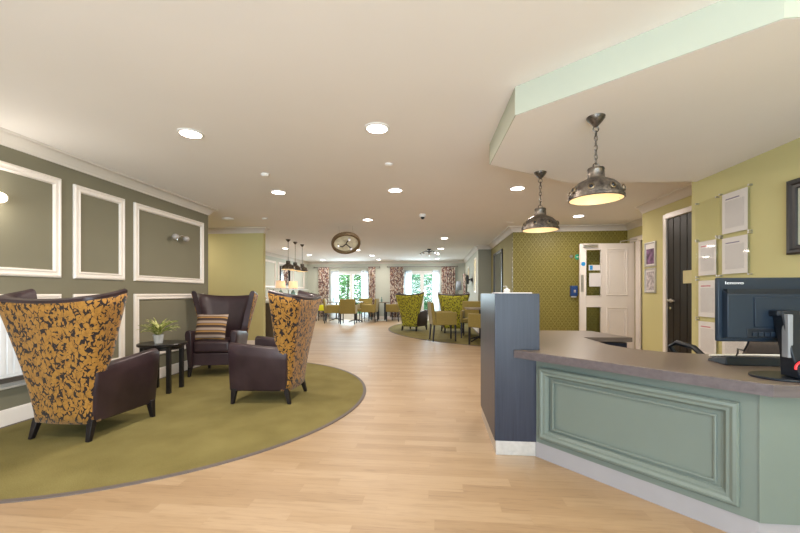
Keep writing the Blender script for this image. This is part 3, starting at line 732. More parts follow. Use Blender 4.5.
# ================================================================= WING CHAIRS
def wing_chair(leather, outer, label, loc, rz):
    t = thing('wing_chair', label, 'armchair', loc, rz)
    def lerp(a, b, u): return a + (b - a) * u
    zs = [.125, .2, .3, .4, .5, .58, .66, .76, .86, .95, 1.02]
    def plan(z, u, off, dip=True):
        """u in -1..1 round the U; off = outward offset"""
        q = (z - .125) / (1.02 - .125)
        w_ = lerp(.245, .42, q ** 1.25) + off; yb = -(lerp(.265, .41, q ** 1.3)) - off
        yf = -.19 if z < .56 else lerp(-.17, -.14, (z - .56) / .5)
        if z < .56: yf = lerp(-.22, -.17, q)
        r = .075 + .03 * q
        # segments: wing side, corner arc, back
        L1 = (yf - (yb + r)); L1 = max(L1, .001); L2_ = r * PI / 2; L3 = (w_ - r)
        tot = L1 + L2_ + L3; s = abs(u) * tot; sg = 1 if u >= 0 else -1
        if s <= L3: x, y = s, yb + .02 * (1 - s / L3) * -1 * 0
        elif s <= L3 + L2_:
            a = (s - L3) / r; x, y = L3 + r * math.sin(a), yb + r * (1 - math.cos(a))
        else: x, y = w_, yb + r + (s - L3 - L2_)
        # bow the back panel out
        y -= .025 * (1 - min(1, s / (L3 + L2_))) * 1
        # top profile: wing tips high, centre low
        zz = z + (z - .125) / .895 * (.075 * abs(u) ** 2.2 - .02)
        return Vector((sg * x, y, zz))
    us = [-1 + 2 * i / 36 for i in range(37)]
    # outer upholstery skin
    g = MB(); g.grid([[plan(z, u, .004) for u in us] for z in zs])
    g.build('outer_back', outer, t, smooth=60, solid=.006)
    # leather inner shell with thickness
    def inner(z, u, th):
        p = plan(z, u, -.001); c = plan(z, u, -th)
        return c
    rows = []
    for z in zs: rows.append([plan(z, u, 0) for u in us])
    topo = [plan(1.02, u, 0) + Vector((0, 0, .022)) for u in us]; topi = [plan(1.02, u, -.05) + Vector((0, .0, .022)) for u in us]
    topm = [(a + b_) / 2 + Vector((0, 0, .012)) for a, b_ in zip(topo, topi)]
    rows += [topo, topm, topi]
    def th(z): return .075 if z < .8 else .065
    for z in zs[::-1]:
        rr = []
        for u in us:
            p = plan(z, u, -th(z)); 
            rr.append(p)
        rows.append(rr)
    # close ends: front faces of the wings
    g = MB(); g.grid(rows)
    n = len(us); R = len(rows)
    for e_ in (0, n - 1):
        for i in range(R // 2):
            a, b_, c_, d_ = i * n + e_, (i + 1) * n + e_, (R - 2 - i) * n + e_, (R - 1 - i) * n + e_
            if b_ != c_: g.f.append([a, b_, c_, d_])
    g.build('backrest', leather, t, smooth=55)
    # base rail and seat cushion
    s = MB(); s.prism([(-.235, -.24), (.235, -.24), (.25, .27), (-.25, .27)], .14, .30); s.build('seat_frame', leather, t, bevel=.012, seg=3)
    s = MB(); s.prism([(-.205, -.19), (.205, -.19), (.225, .29), (-.225, .29)], .305, .455); s.build('seat_cushion', leather, t, bevel=.035, seg=4)
    # inner back cushion
    # arms
    for sx in (-1, 1):
        rows = []
        for (y_, xo, xb, xi, zt_) in ((-.245, .272, .232, .19, .535), (-.232, .300, .248, .20, .548), (-.12, .318, .262, .205, .556), (.05, .318, .272, .22, .572), (.20, .320, .280, .230, .590), (.285, .322, .284, .232, .597), (.305, .312, .278, .240, .590)):
            z0 = .125
            yk = [1 if y_ < -.2 else 0][0]
            prof = [(xb - .012, z0), (xb, z0 + .01), (xo - .004, zt_ - .12), (xo + .002, zt_ - .05), (xo - .012, zt_ - .010), ((xo + xi) / 2, zt_), (xi + .012, zt_ - .010), (xi, zt_ - .04), (xi, z0)]
            rows.append([(sx * a, y_ - yk * .045 * (b_ - z0) / .42, b_) for a, b_ in prof])
        g = MB(); g.grid(rows, close_u=True)
        g.f.append(list(range(9))); g.f.append([6 * 9 + k for k in range(9)])
        g.build('armrest', leather, t, smooth=50, bevel=.008)
    for sx in (-1, 1):
        MB().taper((sx * .275, .275, 0), (sx * .262, .262, .15), .015, .026).build('leg', 'dark_wood', t, bevel=.003)
        MB().taper((sx * .235, -.275, 0), (sx * .222, -.235, .15), .015, .024).build('leg', 'dark_wood', t, bevel=.003)
    return t
ch1 = wing_chair('leather', 'floral', 'nearest purple leather wing chair with mustard floral back, at the left edge', (-2.725, 2.735, CZ), math.radians(-1))
ch3 = dup(ch1, (-1.69, 3.71, CZ), math.radians(91), 'purple leather wing chair turned side on, mustard floral back towards the oak floor', None)
ch2 = dup(ch1, (-2.93, 4.80, CZ), math.radians(192), 'purple leather wing chair facing forward with a striped cushion on it')
lc1 = wing_chair('leather', 'lime_floral', 'lime floral backed wing chair left of the other, before the right garden doors', (-.64, 10.75, CZ), math.radians(-26))
lc2 = dup(lc1, (.45, 10.30, CZ), math.radians(4), 'lime floral backed wing chair nearer the far right wall')

# cushion
cu = MB(); rows = []
nn = 14
for i in range(nn + 1):
    row = []
    for j in range(nn + 1):
        a, b_ = -1 + 2 * i / nn, -1 + 2 * j / nn
        th_ = .055 * ((1 - a ** 4) * (1 - b_ ** 4)) ** .5
        px_ = .205 * b_ * (1 - .06 * (1 - a * a)); pz_ = .175 * a * (1 - .06 * (1 - b_ * b_))
        row.append((px_, th_, pz_))
    rows.append(row)
cu.grid(rows); cu.grid([[(p[0], -p[1], p[2]) for p in r] for r in rows])
co = cu.build('cushion', 'cushion', smooth=60); co.location = (-2.95, 4.64, .635); co.rotation_euler = (math.radians(-20), 0, math.radians(8))
tag(co, 'brown and cream striped cushion leaning in the forward facing wing chair', 'cushion')

# ---------------------------------------------------------------- round side table and plant
tb = thing('side_table', 'small round black side table between the purple wing chairs', 'table', (-3.0, 3.83, CZ), math.radians(10))
MB().lathe([(.228, 0), (.238, .006), (.238, .024), (.232, .03)], 56, Matrix.Translation((0, 0, .497))).build('tabletop', 'black_wood', tb)
MB().lathe([(.195, .46), (.195, .497)], 40).build('apron', 'black_wood', tb)
for a in (45, 135, 225, 315):
    x, y_ = .19 * math.cos(math.radians(a)), .19 * math.sin(math.radians(a))
    B((x - .02, y_ - .02, 0), (x + .02, y_ + .02, .497)).build('leg', 'black_wood', tb, bevel=.003)
pp = thing('potted_plant', 'variegated spiky plant in a small grey pot on the black side table', 'plant', (-3.01, 3.78, CZ + .527))
MB().lathe([(.038, 0), (.040, .002), (.052, .085), (.054, .095), (.048, .095), (.044, .07), (.001, .07)], 28, cap=False).build('pot', 'terracotta', pp)
MB().lathe([(.046, .078), (.001, .080)], 20, cap=False).build('soil', 'soil', pp)
lf = MB()
for q in range(60):
    a = random.uniform(0, 2 * PI); ln = random.uniform(.16, .27); up = random.uniform(.85, 1.55); wd_ = random.uniform(.009, .014)
    row1 = []; 
    dirv = Vector((math.cos(a), math.sin(a), 0)); sd = Vector((-math.sin(a), math.cos(a), 0))
    p = Vector((0, 0, .085)) + dirv * .012; el = up; rws = []
    for s_ in range(8):
        f_ = s_ / 7; ww = wd_ * (1 - f_ ** 2) + .0006
        rws.append([p - sd * ww, p + Vector((0, 0, -.003)), p + sd * ww])
        p = p + (dirv * math.cos(el) + Vector((0, 0, math.sin(el)))) * ln / 7; el -= .20
    lf.grid(rws)
lf.build('leaves', 'variegated', pp, smooth=60, solid=.0012)

# radiator on the left wall
ra = thing('radiator', 'white panel radiator on the taupe wall behind the nearest wing chair', 'radiator', (-3.478, 2.4, 0))
rm = MB(); rm.box((.035, -.75, .40), (.085, .72, .90)); rm.build('panel', 'radiator', ra, bevel=.01)
fl = MB()
for q in range(30): fl.box((.085, -.72 + q * .048, .43), (.091, -.69 + q * .048, .87))
fl.build('flutes', 'radiator', ra, bevel=.002)
B((.01, -.74, .89), (.085, .71, .905)).build('top_grille', 'radiator', ra)
B((.03, -.74, .365), (.088, .71, .400)).build('lower_strip', 'rod', ra)  # darker strip along the bottom of the radiator panel
for yy in (-.6, .6): B((0, yy - .02, .45), (.036, yy + .02, .85)).build('bracket', 'white_metal', ra)
MB().tube([(.05, -.68, .40), (.05, -.68, .0)], .009).build('pipe', 'chrome', ra)

# wall sconces
def sconce(yv, zv, lit, label):
    t = thing('wall_light', label, 'wall light', (-3.48, yv, zv))
    MB().lathe([(.045, 0), (.045, .012), (.02, .02)], 24, Matrix.Rotation(PI / 2, 4, 'Y')).build('wall_plate', 'chrome', t)
    for s in (-1, 1):
        MB().tube([(.015, 0, 0), (.07, s * .03, .02), (.085, s * .085, .015), (.085, s * .10, 0)], .006).build('arm', 'chrome', t)
        g_ = MB().sphere((.085, s * .105, -.012), .042, 10, .95).build('glass_shade', 'glow' if lit else 'frost', t)
M['frost'] = plain('frosted_glass_shade', (.36, .33, .31), .25, spec=.8)
M['glow'] = plain('lit_glass_shade', (1, .9, .8), .4, emis=(1, .90, .75), estr=8)
sconce(2.49, 1.84, True, 'lit twin globe wall light inside the leftmost moulded panel')
sconce(4.67, 1.83, False, 'unlit twin globe wall light inside the moulded panel nearest the corridor')
lp = bpy.data.lights.new('sconce_light', 'POINT'); lp.energy = 5; lp.color = (1, .93, .82); lp.shadow_soft_size = .05
lo = bpy.data.objects.new('sconce_light', lp); COL.objects.link(lo); lo.location = (-3.37, 2.50, 1.80)

# ================================================================= RIGHT WALL ITEMS
def holder(y0, y1, z0, z1, mat, label, paper=True):
    """clear acrylic notice holder on the wall x = 2.6"""
    t = thing('notice_holder', label, 'notice holder', (2.6, (y0 + y1) / 2, (z0 + z1) / 2), 0, 'clear notice holders on the yellow wall')
    hy, hz = (y1 - y0) / 2, (z1 - z0) / 2
    B((-.024, -hy, -hz), (-.020, hy, hz)).build('acrylic_sheet', 'acrylic', t, smooth=0)
    if paper: B((-.0185, -hy + .032, -hz + .015), (-.017, hy - .032, hz - .015)).build('notice', mat, t, smooth=0)
    for a in (-1, 1):
        for b_ in (-1, 1):
            MB().lathe([(.008, 0), (.008, .03)], 14, Matrix.Translation((0, a * (hy - .012), b_ * (hz - .004))) @ Matrix.Rotation(-PI / 2, 4, 'Y')).build('standoff', 'steel', t)
holder(3.33, 3.67, 1.595, 1.98, 'paper_dark', 'topmost clear holder with a printed notice on the yellow wall')
holder(3.33, 3.67, 1.235, 1.585, 'paper_dark', 'clear holder with notice directly below the topmost notice')
holder(3.68 + .01, 4.0 - .02, 1.60, 1.97, 'paper_dark', 'empty clear holder left of the topmost notice', False)
holder(3.68, 3.975, 1.235, 1.60 - .005, 'paper_red', 'clear holder with red headed notice in the left column, above another')
holder(3.68, 3.975, .835, 1.215, 'paper_red', 'clear holder with notice just left of the monitor edge')
holder(3.68, 3.975, .46, .82, 'paper_red', 'lowest clear notice holder in the left column above the worktop')
holder(3.33, 3.67, .46, .82, 'paper_dark', 'clear notice holder showing below the monitor')

def poster(y0, y1, z0, z1, mat, label):
    t = thing('poster_frame', label, 'poster frame', (3.10, (y0 + y1) / 2, (z0 + z1) / 2))
    hy, hz = (y1 - y0) / 2, (z1 - z0) / 2
    RM = Matrix(((0, 1, 0, 0), (-1, 0, 0, 0), (0, 0, 1, 0), (0, 0, 0, 1)))
    MB().frame(-hy, -hz, hy, hz, [(0, 0), (0, .015), (.02, .018), (.024, .008), (.024, 0)], RM).build('frame', 'silver_frame', t)
    B((-.006, -hy + .02, -hz + .02), (-.001, hy - .02, hz - .02)).build('print', 'poster_white', t, smooth=0)
    B((-.008, -hy + .05, -hz + .04), (-.0062, hy - .04, hz - (.10 if mat == 'poster_purple' else .05))).build('picture', mat, t, smooth=0)
poster(5.58, 5.86, 1.46, 1.82, 'poster_purple', 'silver poster frame with purple and orange leaflet left of the black door')
poster(5.58, 5.86, 1.08, 1.44, 'poster_grey', 'lower silver poster frame with pale leaflet left of the black door')

# large black frame
t = thing('picture_frame', 'thick black picture frame high on the yellow wall at the right edge', 'picture', (2.6, 2.505, 1.63))
RM = Matrix(((0, 1, 0, 0), (-1, 0, 0, 0), (0, 0, 1, 0), (0, 0, 0, 1)))
MB().frame(-.50, -.27, .50, .27, [(0, 0), (0, .03), (.012, .038), (.030, .034), (.042, .024), (.060, .022), (.066, .016), (.070, .0)], RM).build('frame', 'frame_black', t, smooth=25)
B((-.010, -.44, -.21), (-.002, .44, .21)).build('mount', 'mat_board', t, smooth=0)
B((-.012, -.36, -.15), (-.0102, .36, .15)).build('certificate', 'poster_white', t, smooth=0)
B((-.015, -.435, -.205), (-.0135, .435, .205)).build('glazing', 'glass', t, smooth=0)

# items on damask wall
t = thing('door_release', 'round green door release button on the damask wall', 'button', (2.715, 7.47, 1.775))
MB().lathe([(.052, 0), (.052, .012), (.044, .016)], 28, Matrix.Rotation(PI / 2, 4, 'X')).build('body', 'green', t)
MB().box((-.02, -.019, -.006), (.02, -.016, .006)).build('arrow', 'lettering', t)
t = thing('door_sensor', 'small round grey button left of the green door release', 'button', (2.60, 7.47, 1.785))
MB().lathe([(.03, 0), (.03, .01), (.02, .02)], 24, Matrix.Rotation(PI / 2, 4, 'X')).build('body', 'steel', t)
t = thing('dispenser', 'blue wall dispenser on the damask wall beside the white door', 'dispenser', (2.64, 7.47, 1.12))
B((-.07, -.07, -.10), (.06, 0, .10)).build('body', 'blue', t, bevel=.012)
B((-.02, -.075, -.03), (.02, -.069, .02)).build('label_plate', 'poster_grey', t, bevel=.002)
B((-.05, -.05, -.125), (.04, -.01, -.10)).build('nozzle', 'white_plastic', t, bevel=.004)

# mirror
t = thing('wall_mirror', 'tall black framed mirror on the olive wall beyond the desk column', 'mirror', (1.50, 9.17, 1.53))
MB().frame(-.61, -.50, .61, .55, [(0, 0), (0, .03), (.02, .035), (.05, .025), (.055, 0)], RM).build('frame', 'frame_black', t)
B((-.012, -.57, -.46), (-.002, .57, .51)).build('glass', 'mirror', t, smooth=0)

# ================================================================= CEILING FITTINGS
def downlight(x, y_, label, z=CEIL, power=None):
    t = thing('downlight', label, 'ceiling light', (x, y_, z), 0, 'round recessed downlights')
    MB().lathe([(.078, 0), (.098, 0), (.098, -.006), (.080, -.010), (.078, 0)], 40, cap=False).build('trim_ring', 'white_plastic', t)
    MB().lathe([(.078, -.0085), (.001, -.0085)], 40, cap=False).build('diffuser', 'down', t)
    l = bpy.data.lights.new('downlight_lamp', 'AREA'); l.shape = 'DISK'; l.size = .15; l.energy = power or DL_POWER; l.color = WARM
    o_ = bpy.data.objects.new('downlight_lamp', l); COL.objects.link(o_); o_.parent = t; o_.location = (0, 0, -.014)
DL = [(-.46, 2.89, 'large bright downlight at the top centre, nearest the viewer'),
      (-1.98, 2.84, 'bright downlight above the nearest wing chair, at the upper left'),
      (-2.01, 4.60, 'downlight above the forward facing wing chair'),
      (-.51, 4.65, 'downlight second from the viewer in the central row'),
      (-1.2, 6.47, 'downlight between the dome camera and the corridor wall'),
      (1.0, 4.71, 'downlight just left of the nearer desk pendant, beyond the lowered ceiling'),
      (2.38, 6.5, 'downlight in front of the damask wall above the white door'),
      (.2, 8.83, 'downlight nearest the mirror wall beyond the dome camera'),
      (.14, 10.9, 'downlight beside the spider ceiling light'),
      (-4.34, 10.4, 'downlight behind the three far pendants'),
      (-4.3, 12.3, 'downlight near the far left panelled wall'),
      (-2.35, 11.0, 'downlight right of the round ring chandelier'),
      (-2.2, 12.7, 'small downlight between the ring chandelier and left garden doors'),
      (.04, 14.1, 'farthest downlight before the right garden doors'),
      (-2.2, 14.2, 'farthest downlight between the two garden doors'),
      (-4.4, 14.2, 'farthest downlight before the left garden doors'),
      (-2.0, 1.0, 'downlight above the floor left of the viewer'), (-.45, .9, 'downlight just above the viewer'), (-1.2, -1.0, 'downlight behind the viewer at the left'), (1.2, -.8, 'downlight behind the viewer at the right'),
      (2.0, .6, 'downlight right of the viewer before the desk'),
      (-4.9, 6.25, 'downlight in the side corridor')]
for x, y_, lb in DL: downlight(x, y_, lb)

def small(name, label, cat, x, y_, prof, mat, z=CEIL):
    o_ = MB().lathe(prof, 28).build(name, mat); o_.location = (x, y_, z); return tag(o_, label, cat)
small('smoke_detector', 'small white smoke detector above the side table area', 'smoke detector', -1.85, 3.89, [(.045, 0), (.045, -.012), (.03, -.028)], 'ceiling')
small('smoke_detector', 'small white smoke detector between the two nearest central downlights', 'smoke detector', -.47, 3.71, [(.04, 0), (.04, -.010), (.025, -.02)], 'ceiling')
small('smoke_detector', 'round white detector on the ceiling above the corridor opening', 'smoke detector', -3.6, 6.15, [(.10, 0), (.10, -.02), (.06, -.035)], 'white_plastic')
small('smoke_detector', 'tiny white detector right of the corridor opening', 'smoke detector', -2.95, 6.2, [(.05, 0), (.05, -.012), (.03, -.025)], 'white_plastic')
t = thing('dome_camera', 'small white dome camera with black lens under the ceiling', 'security camera', (-.22, 6.15, CEIL))
MB().lathe([(.055, 0), (.055, -.02), (.045, -.045)], 28).build('housing', 'white_plastic', t)
MB().sphere((0, 0, -.045), .034, 10).build('lens', 'black_plastic', t)
o_ = MB().lathe([(.07, 0), (.07, -.008)], 28).build('ceiling_vent', 'ceiling'); o_.location = (1.35, 7.0, CEIL); tag(o_, 'faint round ceiling vent near the pendants and damask wall', 'vent')

# industrial pendants
def pendant(loc, size, drop, label, chain=True, name='pendant_lamp', power=9):
    t = thing(name, label, 'pendant lamp', loc)
    s = size
    MB().lathe([(.001, -.075 * s), (.012 * s, -.072 * s), (.022 * s, -.06 * s), (.045 * s, -.035 * s), (.062 * s, -.012 * s), (.064 * s, 0)], 28).build('ceiling_rose', 'pewter', t)
    top_ = -drop
    if chain:
        c_ = MB(); n_ = 9; z = -.072 * s; hgt = (drop - .072 * s)
        for q in range(n_):
            zc = z - (q + .5) * hgt / n_; rr = hgt / n_ * .62; big = 1.5 if q in (0, n_ - 1) else .75
            pts = []
            for a in range(12):
                an = 2 * PI * a / 12; u_, v_ = rr * .62 * big * math.cos(an), rr * math.sin(an)
                pts.append((u_, 0, zc + v_) if q % 2 == 0 else (0, u_, zc + v_))
            c_.tube(pts, .0048 * s, 6, closed=True)
        c_.build('chain', 'pewter', t)
    else: MB().tube([(0, 0, -.05 * s), (0, 0, top_)], .006, 8).build('rod', 'pewter', t)
    out = [(.006, 0), (.055, 0), (.060, -.012), (.056, -.018), (.060, -.070), (.064, -.078), (.085, -.088), (.125, -.108), (.160, -.142), (.176, -.175), (.180, -.205), (.188, -.210), (.190, -.228), (.186, -.232)]
    inn = [(.180, -.230), (.176, -.208), (.165, -.170), (.145, -.135), (.10, -.105), (.05, -.095), (.006, -.09)]
    MB().lathe([(r * s, top_ + z * s) for r, z in out + [(.180, -.232)]] , 48, cap=False).build('shade', 'pewter', t, smooth=40)
    sh = t.children[-1]
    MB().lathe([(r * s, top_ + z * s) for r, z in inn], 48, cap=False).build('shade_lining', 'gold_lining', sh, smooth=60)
    if chain:
        for q in range(8):
            a = 2 * PI * (q + .3) / 8; R_ = .176 * s
            RT = Matrix.Translation((R_ * math.cos(a), R_ * math.sin(a), top_ - .172 * s)) @ Matrix.Rotation(a, 4, 'Z') @ Matrix.Rotation(math.radians(78), 4, 'Y')
            MB().lathe([(.023 * s, -.004), (.023 * s, .008 * s), (.015 * s, .011 * s), (.013 * s, .004 * s), (.013 * s, -.004)], 18, RT).build('rivet', 'brass', sh)
            MB().sphere(RT @ Vector((0, 0, .002)), .0125 * s, 6).build('stud', 'black_metal', sh)
        for a in (.1, .1 + PI):
            MB().sphere((.19 * s * math.cos(a), .19 * s * math.sin(a), top_ - .215 * s), .014 * s, 6).build('clamp_knob', 'pewter', sh)
    MB().sphere((0, 0, top_ - .150 * s), .034 * s, 8).build('bulb', 'bulb', t)
    l = bpy.data.lights.new('pendant_light', 'SPOT'); l.energy = power; l.color = (1, .78, .5); l.spot_size = math.radians(140); l.spot_blend = .6; l.shadow_soft_size = .04
    o2 = bpy.data.objects.new('pendant_light', l); COL.objects.link(o2); o2.parent = t; o2.location = (0, 0, top_ - .19 * s)
    return t
pendant((1.01, 2.47, LOW), .86, .325, 'larger looking pewter dome pendant on a chain, nearest above the desk')
pendant((.96, 3.55, LOW), .87, .335, 'pewter dome pendant on a chain behind the nearer one, left')
far = [(-3.56, 8.70, 'leftmost of three pewter pendants above the far bar'), (-3.56, 9.15, 'middle of three pewter pendants above the far bar'), (-3.56, 9.65, 'rightmost of three pewter pendants above the far bar')]
for x, y_, lb in far: pendant((x, y_, CEIL), .88, .52, lb, chain=False, name='bar_pendant', power=5)

# ring chandelier
t = thing('ring_chandelier', 'round tilted ring chandelier hanging in the middle of the lounge', 'chandelier', (-1.73, 7.05, CEIL))
tilt = Matrix.Translation((0, 0, -.335)) @ Matrix.Rotation(yaw + .28, 4, 'Z') @ Matrix.Rotation(math.radians(-36), 4, 'X')
ring = MB(); ring.lathe([(.235, -.03), (.275, -.035), (.285, 0), (.275, .035), (.235, .03), (.235, -.03)], 56, tilt, cap=False).build('ring', 'brass', t)
MB().lathe([(.24, .018), (.001, .020)], 48, tilt, cap=False).build('backing', 'mirror_gold', t) if 'mirror_gold' in M else MB().lathe([(.24, .018), (.001, .020)], 48, tilt, cap=False).build('backing', plain('pale_gold_backing', (.85, .80, .62), .3, metal=.2, var=.3, scale=8), t, smooth=0)
for q in range(3):
    a = 2 * PI * q / 3 + .5
    am = MB(); am.tube([tilt @ Vector(p) for p in ((0, 0, -.02), (.08 * math.cos(a), .08 * math.sin(a), -.06), (.15 * math.cos(a + .3), .15 * math.sin(a + .3), -.04), (.15 * math.cos(a + .3), .15 * math.sin(a + .3), .0))], .010, 8)
    am.build('arm', 'black_metal', t)
    MB().sphere(tilt @ Vector((.15 * math.cos(a + .3), .15 * math.sin(a + .3), -.05)), .026, 6).build('bulb', plain('pale_bulb%d' % q, (.8, .8, .85), .3), t)
for s in (-.15, .12): MB().tube([(s, .02, 0), (s, .1, -.14)], .003, 6).build('cable', 'steel', t)

# spider ceiling light
t = thing('spider_ceiling_light', 'dark multi armed ceiling light before the right garden doors', 'ceiling light', (-.20, 11.0, CEIL))
MB().lathe([(.06, 0), (.06, -.02), (.02, -.04), (.02, -.10), (.035, -.12), (.01, -.14)], 20).build('centre', 'black_metal', t)
for q in range(5):
    a = 2 * PI * q / 5 + .3; cs, sn = math.cos(a), math.sin(a)
    MB().tube([(0, 0, -.09), (.10 * cs, .10 * sn, -.06), (.20 * cs, .20 * sn, -.08), (.27 * cs, .27 * sn, -.12)], .009, 8).build('arm', 'black_metal', t)
    MB().lathe([(.018, 0), (.038, -.05)], 16, Matrix.Translation((.27 * cs, .27 * sn, -.11))).build('shade', 'frost', t)

# ================================================================= FAR LOUNGE
def curtain(x0, x1, y_, z0, z1, mat, name, label, cat, folds=7, amp=.035, group=None, along='x'):
    rows = []; n_ = folds * 8
    for z in [z0 + (z1 - z0) * i / 8 for i in range(9)]:
        row = []
        for i in range(n_ + 1):
            u_ = i / n_; a = amp * math.sin(u_ * folds * 2 * PI + .4 * math.sin(z * 2)); 
            if along == 'x': row.append((x0 + (x1 - x0) * u_, y_ + a, z))
            else: row.append((y_ + a, x0 + (x1 - x0) * u_, z))
        rows.append(row)
    o_ = MB().grid(rows).build(name, mat, smooth=60, solid=.004)
    return tag(o_, label, cat, group)
curtain(-4.82, -4.37, 14.93, .10, 2.13, 'curtain', 'patterned_curtain', 'leaf print curtain at the left side of the left garden doors', 'curtain', 6)
curtain(-2.74, -2.45, 14.93, .10, 2.13, 'curtain', 'patterned_curtain', 'leaf print curtain at the right side of the left garden doors', 'curtain', 5)
curtain(-1.85, -1.29, 14.93, .10, 2.13, 'curtain', 'patterned_curtain', 'leaf print curtain at the left side of the right garden doors', 'curtain', 7)
curtain(.22, .76, 14.93, .10, 2.13, 'curtain', 'patterned_curtain', 'leaf print curtain at the right side of the right garden doors', 'curtain', 7)
curtain(-4.33, -4.00, 15.03, .04, 2.0, 'sheer', 'sheer_curtain', 'white sheer voile at the left of the left garden doors', 'sheer curtain', 6, .02)
curtain(-3.05, -2.68, 15.03, .04, 2.0, 'sheer', 'sheer_curtain', 'white sheer voile at the right of the left garden doors', 'sheer curtain', 6, .02)
curtain(-1.27, -.98, 15.03, .04, 2.0, 'sheer', 'sheer_curtain', 'white sheer voile at the left of the right garden doors', 'sheer curtain', 6, .02)
curtain(-.14, .16, 15.03, .04, 2.0, 'sheer', 'sheer_curtain', 'white sheer voile at the right of the right garden doors', 'sheer curtain', 6, .02)
curtain(13.9, 14.5, 1.06, .02, 1.80, 'curtain', 'patterned_curtain', 'dark leaf print curtain on the far right side wall', 'curtain', 6, .03, along='y')
def rod(x0, x1, label):
    t = thing('curtain_rod', label, 'curtain rod', ((x0 + x1) / 2, 14.93, 2.14)); h = (x1 - x0) / 2
    MB().tube([(-h, 0, 0), (h, 0, 0)], .014, 12).build('pole', 'rod', t)
    for s in (-1, 1): MB().sphere((s * (h + .02), 0, 0), .032, 8).build('finial', 'rod', t)
    for s in (-.9, 0, .9): MB().tube([(s * h, 0, 0), (s * h, .14, 0)], .009, 8).build('bracket', 'rod', t)
rod(-4.98, -2.30, 'pewter curtain rod above the left garden doors')
rod(-1.93, .82, 'pewter curtain rod above the right garden doors')

# olive tub armchair
def tub_chair(label, loc, rz, group='olive tub chairs at the dining tables'):
    t = thing('tub_chair', label, 'armchair', loc, rz, group)
    MB().box((-.22, -.20, .36), (.22, .25, .47)).build('seat', 'olive_fabric', t, bevel=.025, seg=3)
    MB().add([(-.27, -.29, .36), (.27, -.29, .36), (.27, -.20, .36), (-.27, -.20, .36), (-.27, -.34, .87), (.27, -.34, .87), (.27, -.27, .87), (-.27, -.27, .87)],
             [(0, 3, 2, 1), (4, 5, 6, 7), (0, 1, 5, 4), (1, 2, 6, 5), (2, 3, 7, 6), (3, 0, 4, 7)]).build('backrest', 'olive_fabric', t, bevel=.02, seg=3)
    for s in (-1, 1):
        a, b_ = sorted((s * .27, s * .21)); MB().box((a, -.22, .36), (b_, .25, .65)).build('armrest', 'olive_fabric', t, bevel=.02, seg=3)
        MB().taper((s * .24, .225, 0), (s * .24, .22, .37), .014, .019).build('leg', 'black_metal', t)
        MB().taper((s * .24, -.28, 0), (s * .24, -.25, .37), .014, .019).build('leg', 'black_metal', t)
    return t
tc = tub_chair('olive tub chair seen side on before the lime wing chairs', (.17, 8.55, CZ), math.radians(-80))
dup(tc, (.88, 9.15, CZ), math.radians(170), 'olive tub chair facing the viewer behind the walnut table')
dup(tc, (1.02, 7.90, CZ), math.radians(50), 'olive tub chair half hidden by the desk column')
dup(tc, (-3.05, 12.85, 0), math.radians(4), 'olive tub chair with its back to the viewer at the left dining table')
dup(tc, (-3.70, 13.15, 0), math.radians(-80), 'olive tub chair turned sideways, leftmost at the dining table')
dup(tc, (-2.50, 13.80, 0), math.radians(88), 'olive tub chair at the right side of the left dining table')
dup(tc, (-2.80, 14.35, 0), math.radians(178), 'olive tub chair behind the left dining table, facing the viewer')
dup(tc, (-1.58, 14.2, 0), math.radians(70), 'olive tub chair beside the vase table between the garden doors')

def star_table(label, loc, r, top='table_top', rz=0):
    t = thing('pedestal_table', label, 'table', loc, rz)
    MB().prism([(-r, -r), (r, -r), (r, r), (-r, r)], .715, .745).build('tabletop', top, t, bevel=.006)
    MB().lathe([(.03, .06), (.025, .12), (.025, .69), (.08, .715)], 20).build('column', 'black_metal', t)
    for q in range(4):
        a = PI / 2 * q + PI / 4; MB().tube([(0, 0, .10), (.18 * math.cos(a), .18 * math.sin(a), .06), (.30 * math.cos(a), .30 * math.sin(a), .018)], [.022, .018, .014], 8).build('foot', 'black_metal', t)
    return t
star_table('walnut topped pedestal table beside the lime wing chairs, right', (.98, 8.42, CZ), .33)
star_table('pedestal dining table in front of the left garden doors', (-2.97, 13.60, 0), .27)
star_table('leftmost pedestal dining table near the curtain', (-3.85, 14.15, 0), .36)
# vase table
t = thing('frame_table', 'black framed table with pale base between the garden doors', 'table', (-2.12, 14.45, 0))
MB().prism([(.36 * math.cos(a), .36 * math.sin(a)) for a in [2 * PI * q / 36 for q in range(36)]], .70, .725).build('tabletop', 'table_top', t)
for s in (-.14, .14): MB().box((s - .025, -.14, .03), (s + .025, -.10, .70)).box((s - .025, .10, .03), (s + .025, .14, .70)).build('leg_frame', 'black_metal', t)
MB().lathe([(.22, 0), (.22, .02), (.18, .03)], 32).build('base', 'white_metal', t)
def vase(loc, label, mat='teal_glass'):
    o_ = MB().lathe([(.025, 0), (.035, .05), (.03, .10), (.014, .14), (.016, .20)], 20).build('bottle_vase', mat); o_.location = loc; return tag(o_, label, 'vase')
vase((-2.12, 14.42, .725), 'slim glass vase on the table between the garden doors')
vase((-3.92, 14.0, .745), 'slim glass bottle on the leftmost dining table')
vase((-2.95, 13.65, .745), 'slim glass bottle on the dining table before the left doors')

# lime stools / bench behind
for x, y_, lb in ((-4.42, 14.0, 'lime yellow stool at the far left curtain'),):
    t = thing('lime_stool', lb, 'stool', (x, y_, 0))
    MB().box((-.17, -.17, .40), (.17, .17, .62)).build('seat', 'lime', t, bevel=.03, seg=3)
    for a in (-1, 1):
        for b_ in (-1, 1): MB().taper((a * .14, b_ * .14, 0), (a * .14, b_ * .14, .41), .012, .016).build('leg', 'black_metal', t)

